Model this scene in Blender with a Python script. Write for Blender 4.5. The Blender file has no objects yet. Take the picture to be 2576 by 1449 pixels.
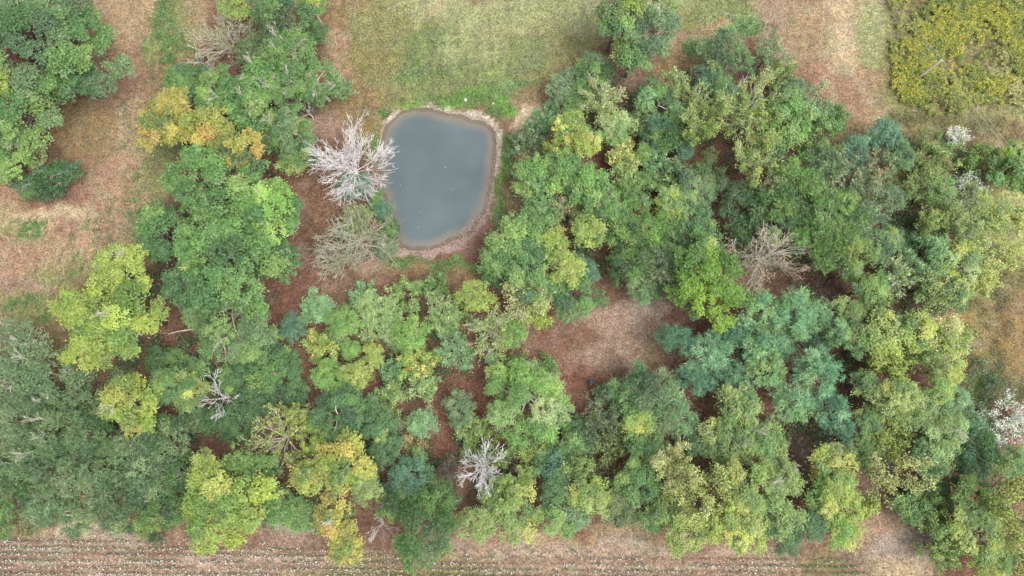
import bpy, math, random
import numpy as np

# ------------------------------------------------------------------ camera, sky, sun, exposure
S = bpy.context.scene
CAM_H, TILT, FPX = 115.0, math.radians(8.9), 1717.0     # focal length in units of a 2576-wide picture
cam_d = bpy.data.cameras.new("camera")
cam_d.sensor_width = 36.0
cam_d.lens = 36.0 * FPX / 2576.0
cam_d.clip_start, cam_d.clip_end = 1.0, 8000.0
cam = bpy.data.objects.new("camera", cam_d)
S.collection.objects.link(cam)
cam.location = (0, 0, CAM_H)
cam.rotation_euler = (TILT, 0, 0)
S.camera = cam

SUN_EL, SUN_AZ = math.radians(64), math.radians(115)     # azimuth clockwise from +Y
world = bpy.data.worlds.new("World")
S.world = world
world.use_nodes = True
wn = world.node_tree
sky = wn.nodes.new("ShaderNodeTexSky")
sky.sky_type = 'NISHITA'
sky.sun_disc = False
sky.sun_elevation, sky.sun_rotation = SUN_EL, SUN_AZ
sky.air_density, sky.dust_density, sky.ozone_density = 0.7, 6.0, 0.6
bg = wn.nodes["Background"]
bg.inputs["Strength"].default_value = 0.15
hazy = wn.nodes.new("ShaderNodeHueSaturation")           # thin even overcast: a paler sky all round
hazy.inputs["Saturation"].default_value = 0.35
wn.links.new(sky.outputs[0], hazy.inputs["Color"])
wn.links.new(hazy.outputs[0], bg.inputs["Color"])

sun_d = bpy.data.lights.new("sun", 'SUN')
sun_d.energy = 1.1
sun_d.angle = math.radians(48)
sun_d.color = (1.0, 0.95, 0.88)
sun = bpy.data.objects.new("sun", sun_d)
S.collection.objects.link(sun)
sun.location = (60, 60, 150)
sun.rotation_euler = (math.pi / 2 - SUN_EL, 0, math.pi - SUN_AZ)

S.view_settings.view_transform = 'Standard'
S.view_settings.look = 'None'
S.view_settings.gamma = 1.0
S.view_settings.exposure = 1.46
S.cycles.max_bounces = 5
S.cycles.diffuse_bounces = 4
S.cycles.transmission_bounces = 3
S.cycles.transparent_max_bounces = 6

# ------------------------------------------------------------------ helpers
COL = S.collection
RNG = np.random.default_rng(7)
K = 0.40                                                 # picture tone -> surface colour


def lin(c):
    c = np.asarray(c, float) / 255.0
    return np.where(c <= 0.04045, c / 12.92, ((c + 0.055) / 1.055) ** 2.4)


def alb(c, k=K):
    return lin(c) * k


CT, ST = math.cos(TILT), math.sin(TILT)


def ground(px, py, z=0.0):
    """Place in the landscape (metres) of a spot measured on a 2576 x 1449 survey of it."""
    px, py = np.asarray(px, float), np.asarray(py, float)
    dx, dy = (px - 1288) / FPX, -(py - 724.5) / FPX
    yw, zw = dy * CT + ST, dy * ST - CT
    t = (CAM_H - z) / (-zw)
    return t * dx, t * yw


def metres(px, py, z=0.0):
    dy = -(py - 724.5) / FPX
    return (CAM_H - z) / (CT - dy * ST) / FPX


def smooth(t):
    t = np.clip(t, 0, 1)
    return t * t * (3 - 2 * t)


def vnoise(x, y, scale, seed=0):
    x, y = np.asarray(x) / scale, np.asarray(y) / scale
    xi, yi = np.floor(x).astype(np.int64), np.floor(y).astype(np.int64)
    fx, fy = x - xi, y - yi
    fx, fy = fx * fx * (3 - 2 * fx), fy * fy * (3 - 2 * fy)

    def h(a, b):
        n = (a * 374761393 + b * 668265263 + seed * 974634777) & 0x7fffffff
        n = ((n ^ (n >> 13)) * 1274126177) & 0x7fffffff
        return ((n ^ (n >> 16)) & 0xffff) / 65535.0
    return (h(xi, yi) * (1 - fx) + h(xi + 1, yi) * fx) * (1 - fy) + (h(xi, yi + 1) * (1 - fx) + h(xi + 1, yi + 1) * fx) * fy


def fbm(x, y, scale, seed=0, octs=4):
    v, a, s = 0, 0.5, 0
    for o in range(octs):
        v = v + a * vnoise(x, y, scale / 2 ** o, seed + o * 17)
        s += a
        a *= 0.5
    return v / s


def mesh_np(name, verts, faces, cols=None, smooth_shade=False):
    """faces: (n, k) index array with one k for all."""
    me = bpy.data.meshes.new(name)
    verts = np.ascontiguousarray(verts, dtype=np.float32)
    faces = np.ascontiguousarray(faces, dtype=np.int32)
    n, k = faces.shape
    me.vertices.add(len(verts))
    me.vertices.foreach_set("co", verts.ravel())
    me.loops.add(n * k)
    me.loops.foreach_set("vertex_index", faces.ravel())
    me.polygons.add(n)
    me.polygons.foreach_set("loop_start", np.arange(0, n * k, k, dtype=np.int32))
    me.polygons.foreach_set("loop_total", np.full(n, k, dtype=np.int32))
    if smooth_shade:
        me.polygons.foreach_set("use_smooth", np.ones(n, dtype=bool))
    if cols is not None:
        at = me.color_attributes.new("Col", 'FLOAT_COLOR', 'POINT')
        rgba = np.ones((len(verts), 4), dtype=np.float32)
        cols = np.asarray(cols)
        rgba[:, :3] = cols if len(cols) == len(verts) else np.repeat(cols, len(verts) // len(cols), 0)
        at.data.foreach_set("color", rgba.ravel())
    me.update(calc_edges=True)
    return me


def link(name, me, mat, parent=None, **props):
    o = bpy.data.objects.new(name, me)
    COL.objects.link(o)
    if me is not None and mat is not None:
        me.materials.append(mat)
    if parent is not None:
        o.parent = parent
    for k_, v in props.items():
        o[k_] = v
    return o


def empty(name, loc, **props):
    o = bpy.data.objects.new(name, None)
    COL.objects.link(o)
    o.empty_display_size = 0.5
    o.location = loc
    for k_, v in props.items():
        o[k_] = v
    return o


def tubes(P, R, sides=5):
    """P (n, m, 3) centre lines, R (n, m) radii -> verts, quads."""
    n, m, _ = P.shape
    T = np.gradient(P, axis=1)
    T /= np.linalg.norm(T, axis=2, keepdims=True) + 1e-9
    ref = np.zeros_like(T)
    ref[..., 0] = 1.0
    flat = np.abs(T[..., 0]) > 0.8
    ref[flat] = (0, 1, 0)
    U = np.cross(T, ref)
    U /= np.linalg.norm(U, axis=2, keepdims=True) + 1e-9
    V = np.cross(T, U)
    a = np.arange(sides) * 2 * math.pi / sides
    ring = P[:, :, None, :] + R[:, :, None, None] * (U[:, :, None, :] * np.cos(a)[:, None] + V[:, :, None, :] * np.sin(a)[:, None])
    verts = ring.reshape(-1, 3)
    base = (np.arange(n) * m * sides)[:, None, None]
    i = (np.arange(m - 1) * sides)[None, :, None]
    j = np.arange(sides)[None, None, :]
    j2 = (j + 1) % sides
    q = np.stack([base + i + j, base + i + j2, base + i + sides + j2, base + i + sides + j], axis=-1)
    return verts, q.reshape(-1, 4)


def join_parts(lst):
    vs, fs, o = [], [], 0
    for v, f in lst:
        vs.append(v)
        fs.append(f + o)
        o += len(v)
    return np.concatenate(vs), np.concatenate(fs)


def leaf_quads(C, N, A, L, W, fold=0.0):
    """Small pointed leaves: centres C, normals N, axis hints A, lengths L, widths W."""
    N = N / (np.linalg.norm(N, axis=1, keepdims=True) + 1e-9)
    A = A - N * np.sum(A * N, axis=1, keepdims=True)
    A /= np.linalg.norm(A, axis=1, keepdims=True) + 1e-9
    B = np.cross(N, A)
    L, W = L[:, None] * 0.5, W[:, None] * 0.5
    v = np.stack([C - A * L * 0.8 + B * W, C + A * L * 1.2, C - A * L * 0.8 - B * W], axis=1).reshape(-1, 3)
    f = np.arange(len(v)).reshape(-1, 3)
    return v, f


# ------------------------------------------------------------------ materials
def nodes_of(m):
    m.use_nodes = True
    nt = m.node_tree
    nt.nodes.clear()
    return nt, nt.nodes, nt.links


def foliage_material(name, translucency=0.3, rough=0.6):
    m = bpy.data.materials.new(name)
    nt, N, L = nodes_of(m)
    out = N.new("ShaderNodeOutputMaterial")
    at = N.new("ShaderNodeAttribute")
    at.attribute_name = "Col"
    df = N.new("ShaderNodeBsdfDiffuse")
    tr = N.new("ShaderNodeBsdfTranslucent")
    hs = N.new("ShaderNodeHueSaturation")
    hs.inputs["Hue"].default_value = 0.485
    hs.inputs["Saturation"].default_value = 1.1
    hs.inputs["Value"].default_value = 1.25
    mx = N.new("ShaderNodeMixShader")
    mx.inputs[0].default_value = translucency
    gl = N.new("ShaderNodeBsdfGlossy")
    gl.inputs["Roughness"].default_value = rough
    gl.inputs["Color"].default_value = (0.9, 0.95, 1.0, 1)
    m2 = N.new("ShaderNodeMixShader")
    m2.inputs[0].default_value = 0.035
    L.new(at.outputs["Color"], df.inputs["Color"])
    L.new(at.outputs["Color"], hs.inputs["Color"])
    L.new(hs.outputs["Color"], tr.inputs["Color"])
    L.new(df.outputs[0], mx.inputs[1])
    L.new(tr.outputs[0], mx.inputs[2])
    L.new(mx.outputs[0], m2.inputs[1])
    L.new(gl.outputs[0], m2.inputs[2])
    L.new(m2.outputs[0], out.inputs[0])
    return m


def plain_material(name, c, c2=None, scale=6.0, rough=0.85, bump=0.0, detail=5.0, metallic=0.0, spec=0.3):
    m = bpy.data.materials.new(name)
    nt, N, L = nodes_of(m)
    out = N.new("ShaderNodeOutputMaterial")
    p = N.new("ShaderNodeBsdfPrincipled")
    p.inputs["Roughness"].default_value = rough
    p.inputs["Metallic"].default_value = metallic
    p.inputs["Specular IOR Level"].default_value = spec
    tc = N.new("ShaderNodeTexCoord")
    no = N.new("ShaderNodeTexNoise")
    no.inputs["Scale"].default_value = scale
    no.inputs["Detail"].default_value = detail
    rp = N.new("ShaderNodeValToRGB")
    rp.color_ramp.elements[0].position, rp.color_ramp.elements[1].position = 0.3, 0.7
    rp.color_ramp.elements[0].color = (*c, 1)
    rp.color_ramp.elements[1].color = (*(c2 if c2 is not None else c), 1)
    L.new(tc.outputs["Object"], no.inputs["Vector"])
    L.new(no.outputs["Fac"], rp.inputs[0])
    L.new(rp.outputs[0], p.inputs["Base Color"])
    if bump:
        b = N.new("ShaderNodeBump")
        b.inputs["Strength"].default_value = bump
        b.inputs["Distance"].default_value = 0.05
        L.new(no.outputs["Fac"], b.inputs["Height"])
        L.new(b.outputs[0], p.inputs["Normal"])
    L.new(p.outputs[0], out.inputs[0])
    return m


def ground_material():
    m = bpy.data.materials.new("earth")
    nt, N, L = nodes_of(m)
    out = N.new("ShaderNodeOutputMaterial")
    p = N.new("ShaderNodeBsdfPrincipled")
    p.inputs["Roughness"].default_value = 0.95
    p.inputs["Specular IOR Level"].default_value = 0.1
    at = N.new("ShaderNodeAttribute")
    at.attribute_name = "Col"
    tc = N.new("ShaderNodeTexCoord")
    n1 = N.new("ShaderNodeTexNoise")
    n1.inputs["Scale"].default_value = 3.2
    n1.inputs["Detail"].default_value = 6
    n1.inputs["Roughness"].default_value = 0.7
    n2 = N.new("ShaderNodeTexNoise")
    n2.inputs["Scale"].default_value = 0.9
    n2.inputs["Detail"].default_value = 4
    r1 = N.new("ShaderNodeMapRange")
    r1.inputs[1].default_value, r1.inputs[2].default_value = 0.36, 0.64
    r1.inputs[3].default_value, r1.inputs[4].default_value = 0.45, 1.5
    r2 = N.new("ShaderNodeMapRange")
    r2.inputs[1].default_value, r2.inputs[2].default_value = 0.3, 0.7
    r2.inputs[3].default_value, r2.inputs[4].default_value = 0.74, 1.24
    mu = N.new("ShaderNodeMath")
    mu.operation = 'MULTIPLY'
    mx = N.new("ShaderNodeMix")
    mx.data_type = 'RGBA'
    mx.blend_type = 'MULTIPLY'
    mx.inputs["Factor"].default_value = 1.0
    L.new(tc.outputs["Object"], n1.inputs["Vector"])
    L.new(tc.outputs["Object"], n2.inputs["Vector"])
    L.new(n1.outputs["Fac"], r1.inputs[0])
    L.new(n2.outputs["Fac"], r2.inputs[0])
    L.new(r1.outputs[0], mu.inputs[0])
    L.new(r2.outputs[0], mu.inputs[1])
    L.new(at.outputs["Color"], mx.inputs["A"])
    L.new(mu.outputs[0], mx.inputs["B"])
    L.new(mx.outputs["Result"], p.inputs["Base Color"])
    b = N.new("ShaderNodeBump")
    b.inputs["Strength"].default_value = 0.6
    b.inputs["Distance"].default_value = 0.12
    L.new(n1.outputs["Fac"], b.inputs["Height"])
    L.new(b.outputs[0], p.inputs["Normal"])
    L.new(p.outputs[0], out.inputs[0])
    return m


def water_material():
    """Silty pond water: the bed shows in the shallows, silt hides it where it is deep (stored depth)."""
    m = bpy.data.materials.new("pond_water")
    nt, N, L = nodes_of(m)
    out = N.new("ShaderNodeOutputMaterial")
    at = N.new("ShaderNodeAttribute")
    at.attribute_name = "Col"
    sp = N.new("ShaderNodeSeparateColor")
    tr = N.new("ShaderNodeBsdfTransparent")
    tr.inputs["Color"].default_value = (0.80, 0.82, 0.80, 1)
    p = N.new("ShaderNodeBsdfPrincipled")
    p.inputs["Roughness"].default_value = 0.04
    p.inputs["IOR"].default_value = 1.33
    rp = N.new("ShaderNodeValToRGB")
    rp.color_ramp.elements[0].position, rp.color_ramp.elements[1].position = 0.12, 0.85
    rp.color_ramp.elements[0].color = (*alb((150, 138, 122), .385), 1)
    rp.color_ramp.elements[1].color = (*alb((108, 123, 127), .365), 1)
    tc = N.new("ShaderNodeTexCoord")
    no = N.new("ShaderNodeTexNoise")
    no.inputs["Scale"].default_value = 0.25
    no.inputs["Detail"].default_value = 3
    ad = N.new("ShaderNodeMath")
    ad.operation = 'MULTIPLY_ADD'
    ad.inputs[1].default_value = 0.35
    sb = N.new("ShaderNodeMath")
    sb.operation = 'SUBTRACT'
    sb.inputs[1].default_value = 0.17
    n2 = N.new("ShaderNodeTexNoise")
    n2.inputs["Scale"].default_value = 2.2
    n2.inputs["Detail"].default_value = 3
    b = N.new("ShaderNodeBump")
    b.inputs["Strength"].default_value = 0.05
    b.inputs["Distance"].default_value = 0.05
    mx = N.new("ShaderNodeMixShader")
    mr = N.new("ShaderNodeMapRange")
    mr.inputs[1].default_value, mr.inputs[2].default_value = 0.0, 0.3
    mr.inputs[3].default_value, mr.inputs[4].default_value = 0.3, 1.0
    L.new(tc.outputs["Object"], no.inputs["Vector"])
    L.new(tc.outputs["Object"], n2.inputs["Vector"])
    L.new(at.outputs["Color"], sp.inputs[0])
    L.new(no.outputs["Fac"], ad.inputs[0])
    L.new(sp.outputs[0], ad.inputs[2])
    L.new(ad.outputs[0], sb.inputs[0])
    L.new(sb.outputs[0], rp.inputs[0])
    n3 = N.new("ShaderNodeTexNoise")
    n3.inputs["Scale"].default_value = 0.12
    n3.inputs["Detail"].default_value = 4
    m3 = N.new("ShaderNodeMapRange")
    m3.inputs[1].default_value, m3.inputs[2].default_value = 0.3, 0.7
    m3.inputs[3].default_value, m3.inputs[4].default_value = 0.84, 1.14
    x3 = N.new("ShaderNodeMix")
    x3.data_type = 'RGBA'
    x3.blend_type = 'MULTIPLY'
    x3.inputs["Factor"].default_value = 1.0
    L.new(tc.outputs["Object"], n3.inputs["Vector"])
    L.new(n3.outputs["Fac"], m3.inputs[0])
    L.new(rp.outputs[0], x3.inputs["A"])
    L.new(m3.outputs[0], x3.inputs["B"])
    L.new(x3.outputs["Result"], p.inputs["Base Color"])
    L.new(n2.outputs["Fac"], b.inputs["Height"])
    L.new(b.outputs[0], p.inputs["Normal"])
    L.new(sp.outputs[0], mr.inputs[0])
    L.new(mr.outputs[0], mx.inputs[0])
    L.new(tr.outputs[0], mx.inputs[1])
    L.new(p.outputs[0], mx.inputs[2])
    L.new(mx.outputs[0], out.inputs[0])
    return m


M_LEAF = foliage_material("leaves", 0.5)
M_NEEDLE = foliage_material("needles", 0.38)
M_DRY = foliage_material("dry_plants", 0.15)
M_GRASS = foliage_material("grass_blades", 0.25)
BARK = {
    'grey': plain_material("bark_grey", alb((150, 143, 132)), alb((110, 102, 92)), 5, bump=0.4),
    'brown': plain_material("bark_brown", alb((110, 92, 80)), alb((80, 66, 58)), 5, bump=0.4),
    'pale': plain_material("bark_pale", alb((214, 208, 196), .62), alb((184, 177, 163), .6), 4, bump=0.3),
    'white': plain_material("bark_bleached", alb((238, 237, 236), .72), alb((208, 206, 204), .64), 4, bump=0.3),
    'pink': plain_material("bark_pinkish", alb((178, 158, 150)), alb((140, 120, 114)), 4, bump=0.3),
    'tan': plain_material("bark_tan", alb((182, 168, 140)), alb((142, 130, 104)), 4, bump=0.3),
}

# ------------------------------------------------------------------ the lie of the land
WATER_Z = -0.50
SHORE = [(1008, 280), (1045, 271), (1080, 271), (1115, 281), (1160, 291), (1215, 308), (1240, 322), (1247, 340),
         (1250, 370), (1243, 420), (1236, 470), (1231, 500), (1220, 535), (1202, 560), (1186, 586), (1165, 596),
         (1142, 604), (1120, 616), (1088, 630), (1035, 629), (1006, 621), (990, 594), (980, 558), (967, 512),
         (954, 462), (951, 410), (958, 358), (972, 313)]
BANK = [(1000, 272), (1040, 260), (1085, 257), (1125, 262), (1180, 276), (1240, 288), (1262, 305), (1271, 348),
        (1266, 400), (1256, 430), (1250, 468), (1247, 500), (1235, 544), (1208, 584), (1187, 613), (1163, 641),
        (1102, 651), (1027, 649), (982, 640), (970, 594), (962, 557), (950, 512), (941, 462), (942, 410), (948, 350), (966, 300)]


def poly_xy(pts, z=0.0):
    a = np.array(pts, float)
    return np.stack(ground(a[:, 0], a[:, 1], z), axis=1)


def signed_dist(x, y, poly):
    """Distance to a closed outline, negative inside."""
    x, y = np.asarray(x, float), np.asarray(y, float)
    d2 = np.full(x.shape, 1e18)
    ins = np.zeros(x.shape, bool)
    n = len(poly)
    for i in range(n):
        ax, ay = poly[i]
        bx, by = poly[(i + 1) % n]
        ex, ey = bx - ax, by - ay
        t = np.clip(((x - ax) * ex + (y - ay) * ey) / (ex * ex + ey * ey), 0, 1)
        d2 = np.minimum(d2, (x - ax - t * ex) ** 2 + (y - ay - t * ey) ** 2)
        c = ((ay > y) != (by > y)) & (x < (bx - ax) * (y - ay) / (by - ay + 1e-12) + ax)
        ins ^= c
    d = np.sqrt(d2)
    return np.where(ins, -d, d)


SHORE_XY, BANK_XY = poly_xy(SHORE, WATER_Z), poly_xy(BANK, 0.0)

# surface kinds, as their colour in daylight
G = {
    'straw': (180, 150, 122), 'pink': (176, 138, 118), 'pinkbrown': (168, 140, 126), 'litter': (136, 102, 86),
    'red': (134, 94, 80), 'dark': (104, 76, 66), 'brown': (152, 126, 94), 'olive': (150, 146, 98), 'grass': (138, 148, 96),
    'green': (120, 146, 88), 'bright': (116, 156, 76), 'pale': (166, 168, 120), 'sand': (226, 204, 176), 'mint': (126, 174, 112),
    'rust': (162, 132, 88), 'dkgreen': (102, 124, 70), 'obrown': (142, 134, 88), 'greypink': (186, 162, 152), 'lstraw': (196, 170, 140),
    'field': (186, 156, 142), 'yellowgrass': (190, 192, 122),
}
# (x, y, half-width, half-height, kind) of the patches of bare soil, stubble, grass and fallen leaves
PATCH = [
    (310, 60, 70, 80, 'straw'), (300, 190, 60, 90, 'pink'), (255, 330, 60, 60, 'brown'), (345, 330, 60, 90, 'straw'),
    (290, 420, 60, 50, 'pink'), (330, 500, 60, 60, 'straw'), (220, 560, 90, 50, 'pink'), (120, 545, 110, 26, 'lstraw'),
    (165, 540, 50, 12, 'sand'), (60, 470, 60, 20, 'pink'), (60, 640, 80, 50, 'pink'), (200, 640, 80, 50, 'straw'), (330, 620, 50, 60, 'straw'),
    (60, 720, 80, 24, 'pinkbrown'), (90, 770, 110, 40, 'olive'), (150, 740, 60, 30, 'brown'), (60, 570, 60, 20, 'olive'), (180, 800, 50, 60, 'brown'),
    (450, 90, 50, 90, 'olive'), (420, 190, 50, 60, 'brown'), (420, 60, 40, 60, 'green'), (500, 60, 30, 70, 'straw'), (180, 320, 50, 60, 'brown'), (30, 520, 40, 20, 'straw'),
    (860, 30, 40, 40, 'brown'), (850, 110, 35, 60, 'pink'), (865, 180, 40, 40, 'pink'), (840, 250, 40, 30, 'brown'),
    (960, 60, 60, 60, 'olive'), (940, 150, 60, 60, 'obrown'), (910, 230, 60, 40, 'brown'), (900, 300, 50, 40, 'brown'), (935, 350, 25, 60, 'obrown'), (830, 320, 40, 40, 'pinkbrown'),
    (1060, 20, 70, 34, 'pale'), (1090, 25, 40, 18, 'lstraw'), (1180, 50, 90, 40, 'pale'), (1300, 40, 110, 50, 'pale'), (1430, 40, 70, 50, 'pale'),
    (1060, 110, 70, 50, 'grass'), (1180, 120, 80, 50, 'pale'), (1120, 180, 90, 40, 'grass'), (1220, 170, 70, 40, 'grass'), (1040, 190, 60, 30, 'green'),
    (1320, 130, 70, 40, 'grass'), (1420, 110, 60, 60, 'olive'), (1360, 190, 70, 40, 'olive'), (1440, 180, 50, 50, 'brown'), (1280, 212, 60, 20, 'green'), (1290, 205, 30, 12, 'mint'),
    (1000, 235, 60, 24, 'obrown'), (1090, 238, 60, 18, 'green'), (1180, 243, 70, 18, 'bright'), (1260, 250, 30, 24, 'bright'), (1040, 250, 30, 12, 'bright'), (990, 262, 16, 16, 'grass'),
    (1330, 235, 50, 24, 'brown'), (1350, 265, 40, 20, 'straw'), (1318, 292, 34, 26, 'sand'), (1335, 330, 30, 30, 'lstraw'), (1325, 385, 30, 30, 'straw'), (1305, 440, 16, 60, 'brown'), (1300, 520, 14, 30, 'straw'),
    (1275, 400, 12, 60, 'bright'), (1264, 480, 12, 50, 'bright'), (1250, 540, 12, 30, 'green'),
    (1060, 664, 90, 14, 'dkgreen'), (1170, 660, 40, 12, 'green'), (1080, 695, 90, 20, 'brown'), (1150, 690, 40, 24, 'brown'), (1010, 712, 60, 20, 'litter'),
    (800, 560, 40, 130, 'litter'), (770, 690, 60, 60, 'red'), (700, 765, 60, 30, 'red'), (860, 730, 80, 30, 'litter'), (800, 400, 40, 60, 'litter'), (870, 470, 60, 60, 'litter'), (930, 640, 40, 40, 'pinkbrown'),
    (1480, 230, 60, 60, 'olive'), (1610, 220, 50, 40, 'pinkbrown'), (1580, 240, 30, 40, 'litter'), (1700, 180, 50, 40, 'brown'), (1720, 100, 40, 40, 'pink'), (1712, 50, 40, 40, 'olive'), (1690, 10, 60, 30, 'pale'),
    (1745, 112, 30, 30, 'mint'), (1790, 30, 60, 40, 'grass'), (1800, 60, 40, 20, 'straw'), (1890, 60, 50, 30, 'mint'), (1860, 25, 50, 26, 'grass'), (1950, 50, 50, 50, 'pinkbrown'),
    (2010, 40, 70, 50, 'straw'), (2030, 110, 60, 50, 'straw'), (2130, 40, 60, 50, 'lstraw'), (2190, 60, 40, 50, 'pale'), (2120, 130, 60, 50, 'lstraw'), (2190, 130, 40, 50, 'pale'),
    (2110, 200, 60, 40, 'pink'), (2180, 200, 50, 40, 'straw'), (2150, 250, 60, 40, 'pink'), (2200, 270, 40, 40, 'straw'), (2150, 310, 50, 26, 'brown'), (2120, 340, 40, 20, 'rust'),
    (2250, 290, 50, 30, 'olive'), (2330, 320, 70, 24, 'olive'), (2270, 320, 50, 18, 'brown'), (2400, 310, 60, 30, 'obrown'), (2480, 310, 60, 40, 'olive'), (2550, 330, 50, 50, 'brown'), (2560, 280, 40, 40, 'olive'),
    (2300, 120, 90, 120, 'obrown'), (2420, 60, 120, 60, 'obrown'), (2480, 170, 90, 90, 'obrown'), (2560, 100, 60, 120, 'obrown'), (2300, 240, 60, 40, 'olive'), (2450, 360, 60, 30, 'straw'),
    (2560, 560, 30, 60, 'olive'), (2540, 690, 50, 40, 'obrown'), (2520, 760, 60, 40, 'brown'), (2440, 830, 40, 50, 'rust'), (2530, 840, 50, 50, 'rust'), (2480, 800, 40, 40, 'obrown'), (2470, 900, 50, 40, 'obrown'),
    (2550, 920, 50, 40, 'rust'), (2460, 970, 50, 40, 'dkgreen'), (2540, 980, 50, 30, 'obrown'), (2420, 1010, 30, 40, 'olive'), (2500, 740, 30, 30, 'olive'),
    (1560, 820, 70, 60, 'pinkbrown'), (1610, 780, 50, 40, 'greypink'), (1600, 860, 60, 50, 'pinkbrown'), (1530, 750, 40, 20, 'litter'), (1470, 800, 50, 30, 'pinkbrown'), (1450, 860, 60, 40, 'litter'), (1520, 900, 50, 30, 'pinkbrown'),
    (1370, 870, 60, 40, 'red'), (1260, 930, 80, 40, 'red'), (1160, 960, 70, 50, 'red'), (1200, 1040, 50, 60, 'red'), (1450, 960, 40, 50, 'red'), (1640, 880, 30, 30, 'brown'), (1130, 1130, 70, 40, 'red'), (1040, 870, 120, 80, 'red'),
    (1620, 400, 90, 80, 'red'), (1560, 480, 60, 40, 'red'), (490, 880, 60, 30, 'red'), (330, 940, 80, 30, 'litter'), (180, 900, 80, 60, 'brown'), (380, 930, 60, 30, 'litter'), (60, 900, 60, 60, 'brown'),
    (130, 1030, 90, 40, 'brown'), (250, 1000, 60, 30, 'litter'),
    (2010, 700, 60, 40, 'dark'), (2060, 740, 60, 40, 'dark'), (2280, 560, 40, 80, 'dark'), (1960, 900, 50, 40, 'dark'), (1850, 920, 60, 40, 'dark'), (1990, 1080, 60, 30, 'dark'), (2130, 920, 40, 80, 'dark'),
    (60, 1335, 60, 14, 'lstraw'), (190, 1325, 50, 14, 'sand'), (120, 1345, 60, 10, 'greypink'), (300, 1350, 60, 14, 'greypink'), (420, 1350, 60, 14, 'pink'), (720, 1330, 50, 22, 'greypink'), (760, 1370, 60, 20, 'pinkbrown'),
    (1240, 1350, 60, 16, 'pink'), (1340, 1352, 60, 14, 'lstraw'), (1440, 1365, 60, 12, 'straw'), (1560, 1340, 50, 14, 'straw'), (1640, 1345, 40, 14, 'pink'), (1560, 1370, 80, 10, 'greypink'),
    (2200, 1330, 50, 30, 'pink'), (2250, 1310, 40, 24, 'pinkbrown'), (2220, 1380, 50, 30, 'greypink'), (2290, 1390, 50, 40, 'greypink'), (2260, 1440, 60, 30, 'lstraw'), (2400, 1420, 30, 30, 'red'), (2140, 1400, 30, 40, 'pinkbrown'),
    (200, 1410, 300, 36, 'field'), (700, 1420, 300, 34, 'field'), (1000, 1425, 200, 30, 'obrown'), (1300, 1410, 160, 34, 'field'), (1600, 1415, 200, 34, 'field'), (1900, 1420, 160, 34, 'field'),
    (2060, 1420, 80, 34, 'obrown'), (200, 1480, 400, 50, 'field'), (900, 1500, 500, 50, 'obrown'), (1700, 1500, 500, 50, 'field'),
    (2480, 540, 70, 60, 'yellowgrass'), (2540, 620, 50, 60, 'yellowgrass'), (2440, 400, 80, 40, 'olive'), (2560, 480, 30, 40, 'yellowgrass'), (2420, 700, 60, 60, 'olive'), (2300, 430, 60, 60, 'olive'),
    (2400, 1100, 60, 60, 'dkgreen'), (400, 350, 40, 60, 'grass'), (370, 470, 40, 60, 'olive'), (230, 660, 70, 40, 'olive'), (340, 600, 30, 40, 'grass'), (400, 110, 30, 70, 'grass'), (130, 690, 60, 24, 'olive'),
]
_pk = np.array([(p[0], p[1]) for p in PATCH], float)
PX, PY = ground(_pk[:, 0], _pk[:, 1])
PSX = np.array([p[2] * metres(p[0], p[1]) for p in PATCH])
PSY = np.array([p[3] * metres(p[0], p[1]) / (CT + 0.2) * 1.15 for p in PATCH])
PC = np.array([alb(G[p[4]]) for p in PATCH]) * np.array([0.94, 1.0, 0.93])
PLIT = np.array([1.0 if p[4] in ('litter', 'red', 'dark', 'pinkbrown') else 0.0 for p in PATCH])
PGRN = np.array([{'grass': .8, 'green': 1, 'bright': 1, 'pale': .6, 'mint': 1, 'dkgreen': 1, 'olive': .6}.get(p[4], 0.12) for p in PATCH])


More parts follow.
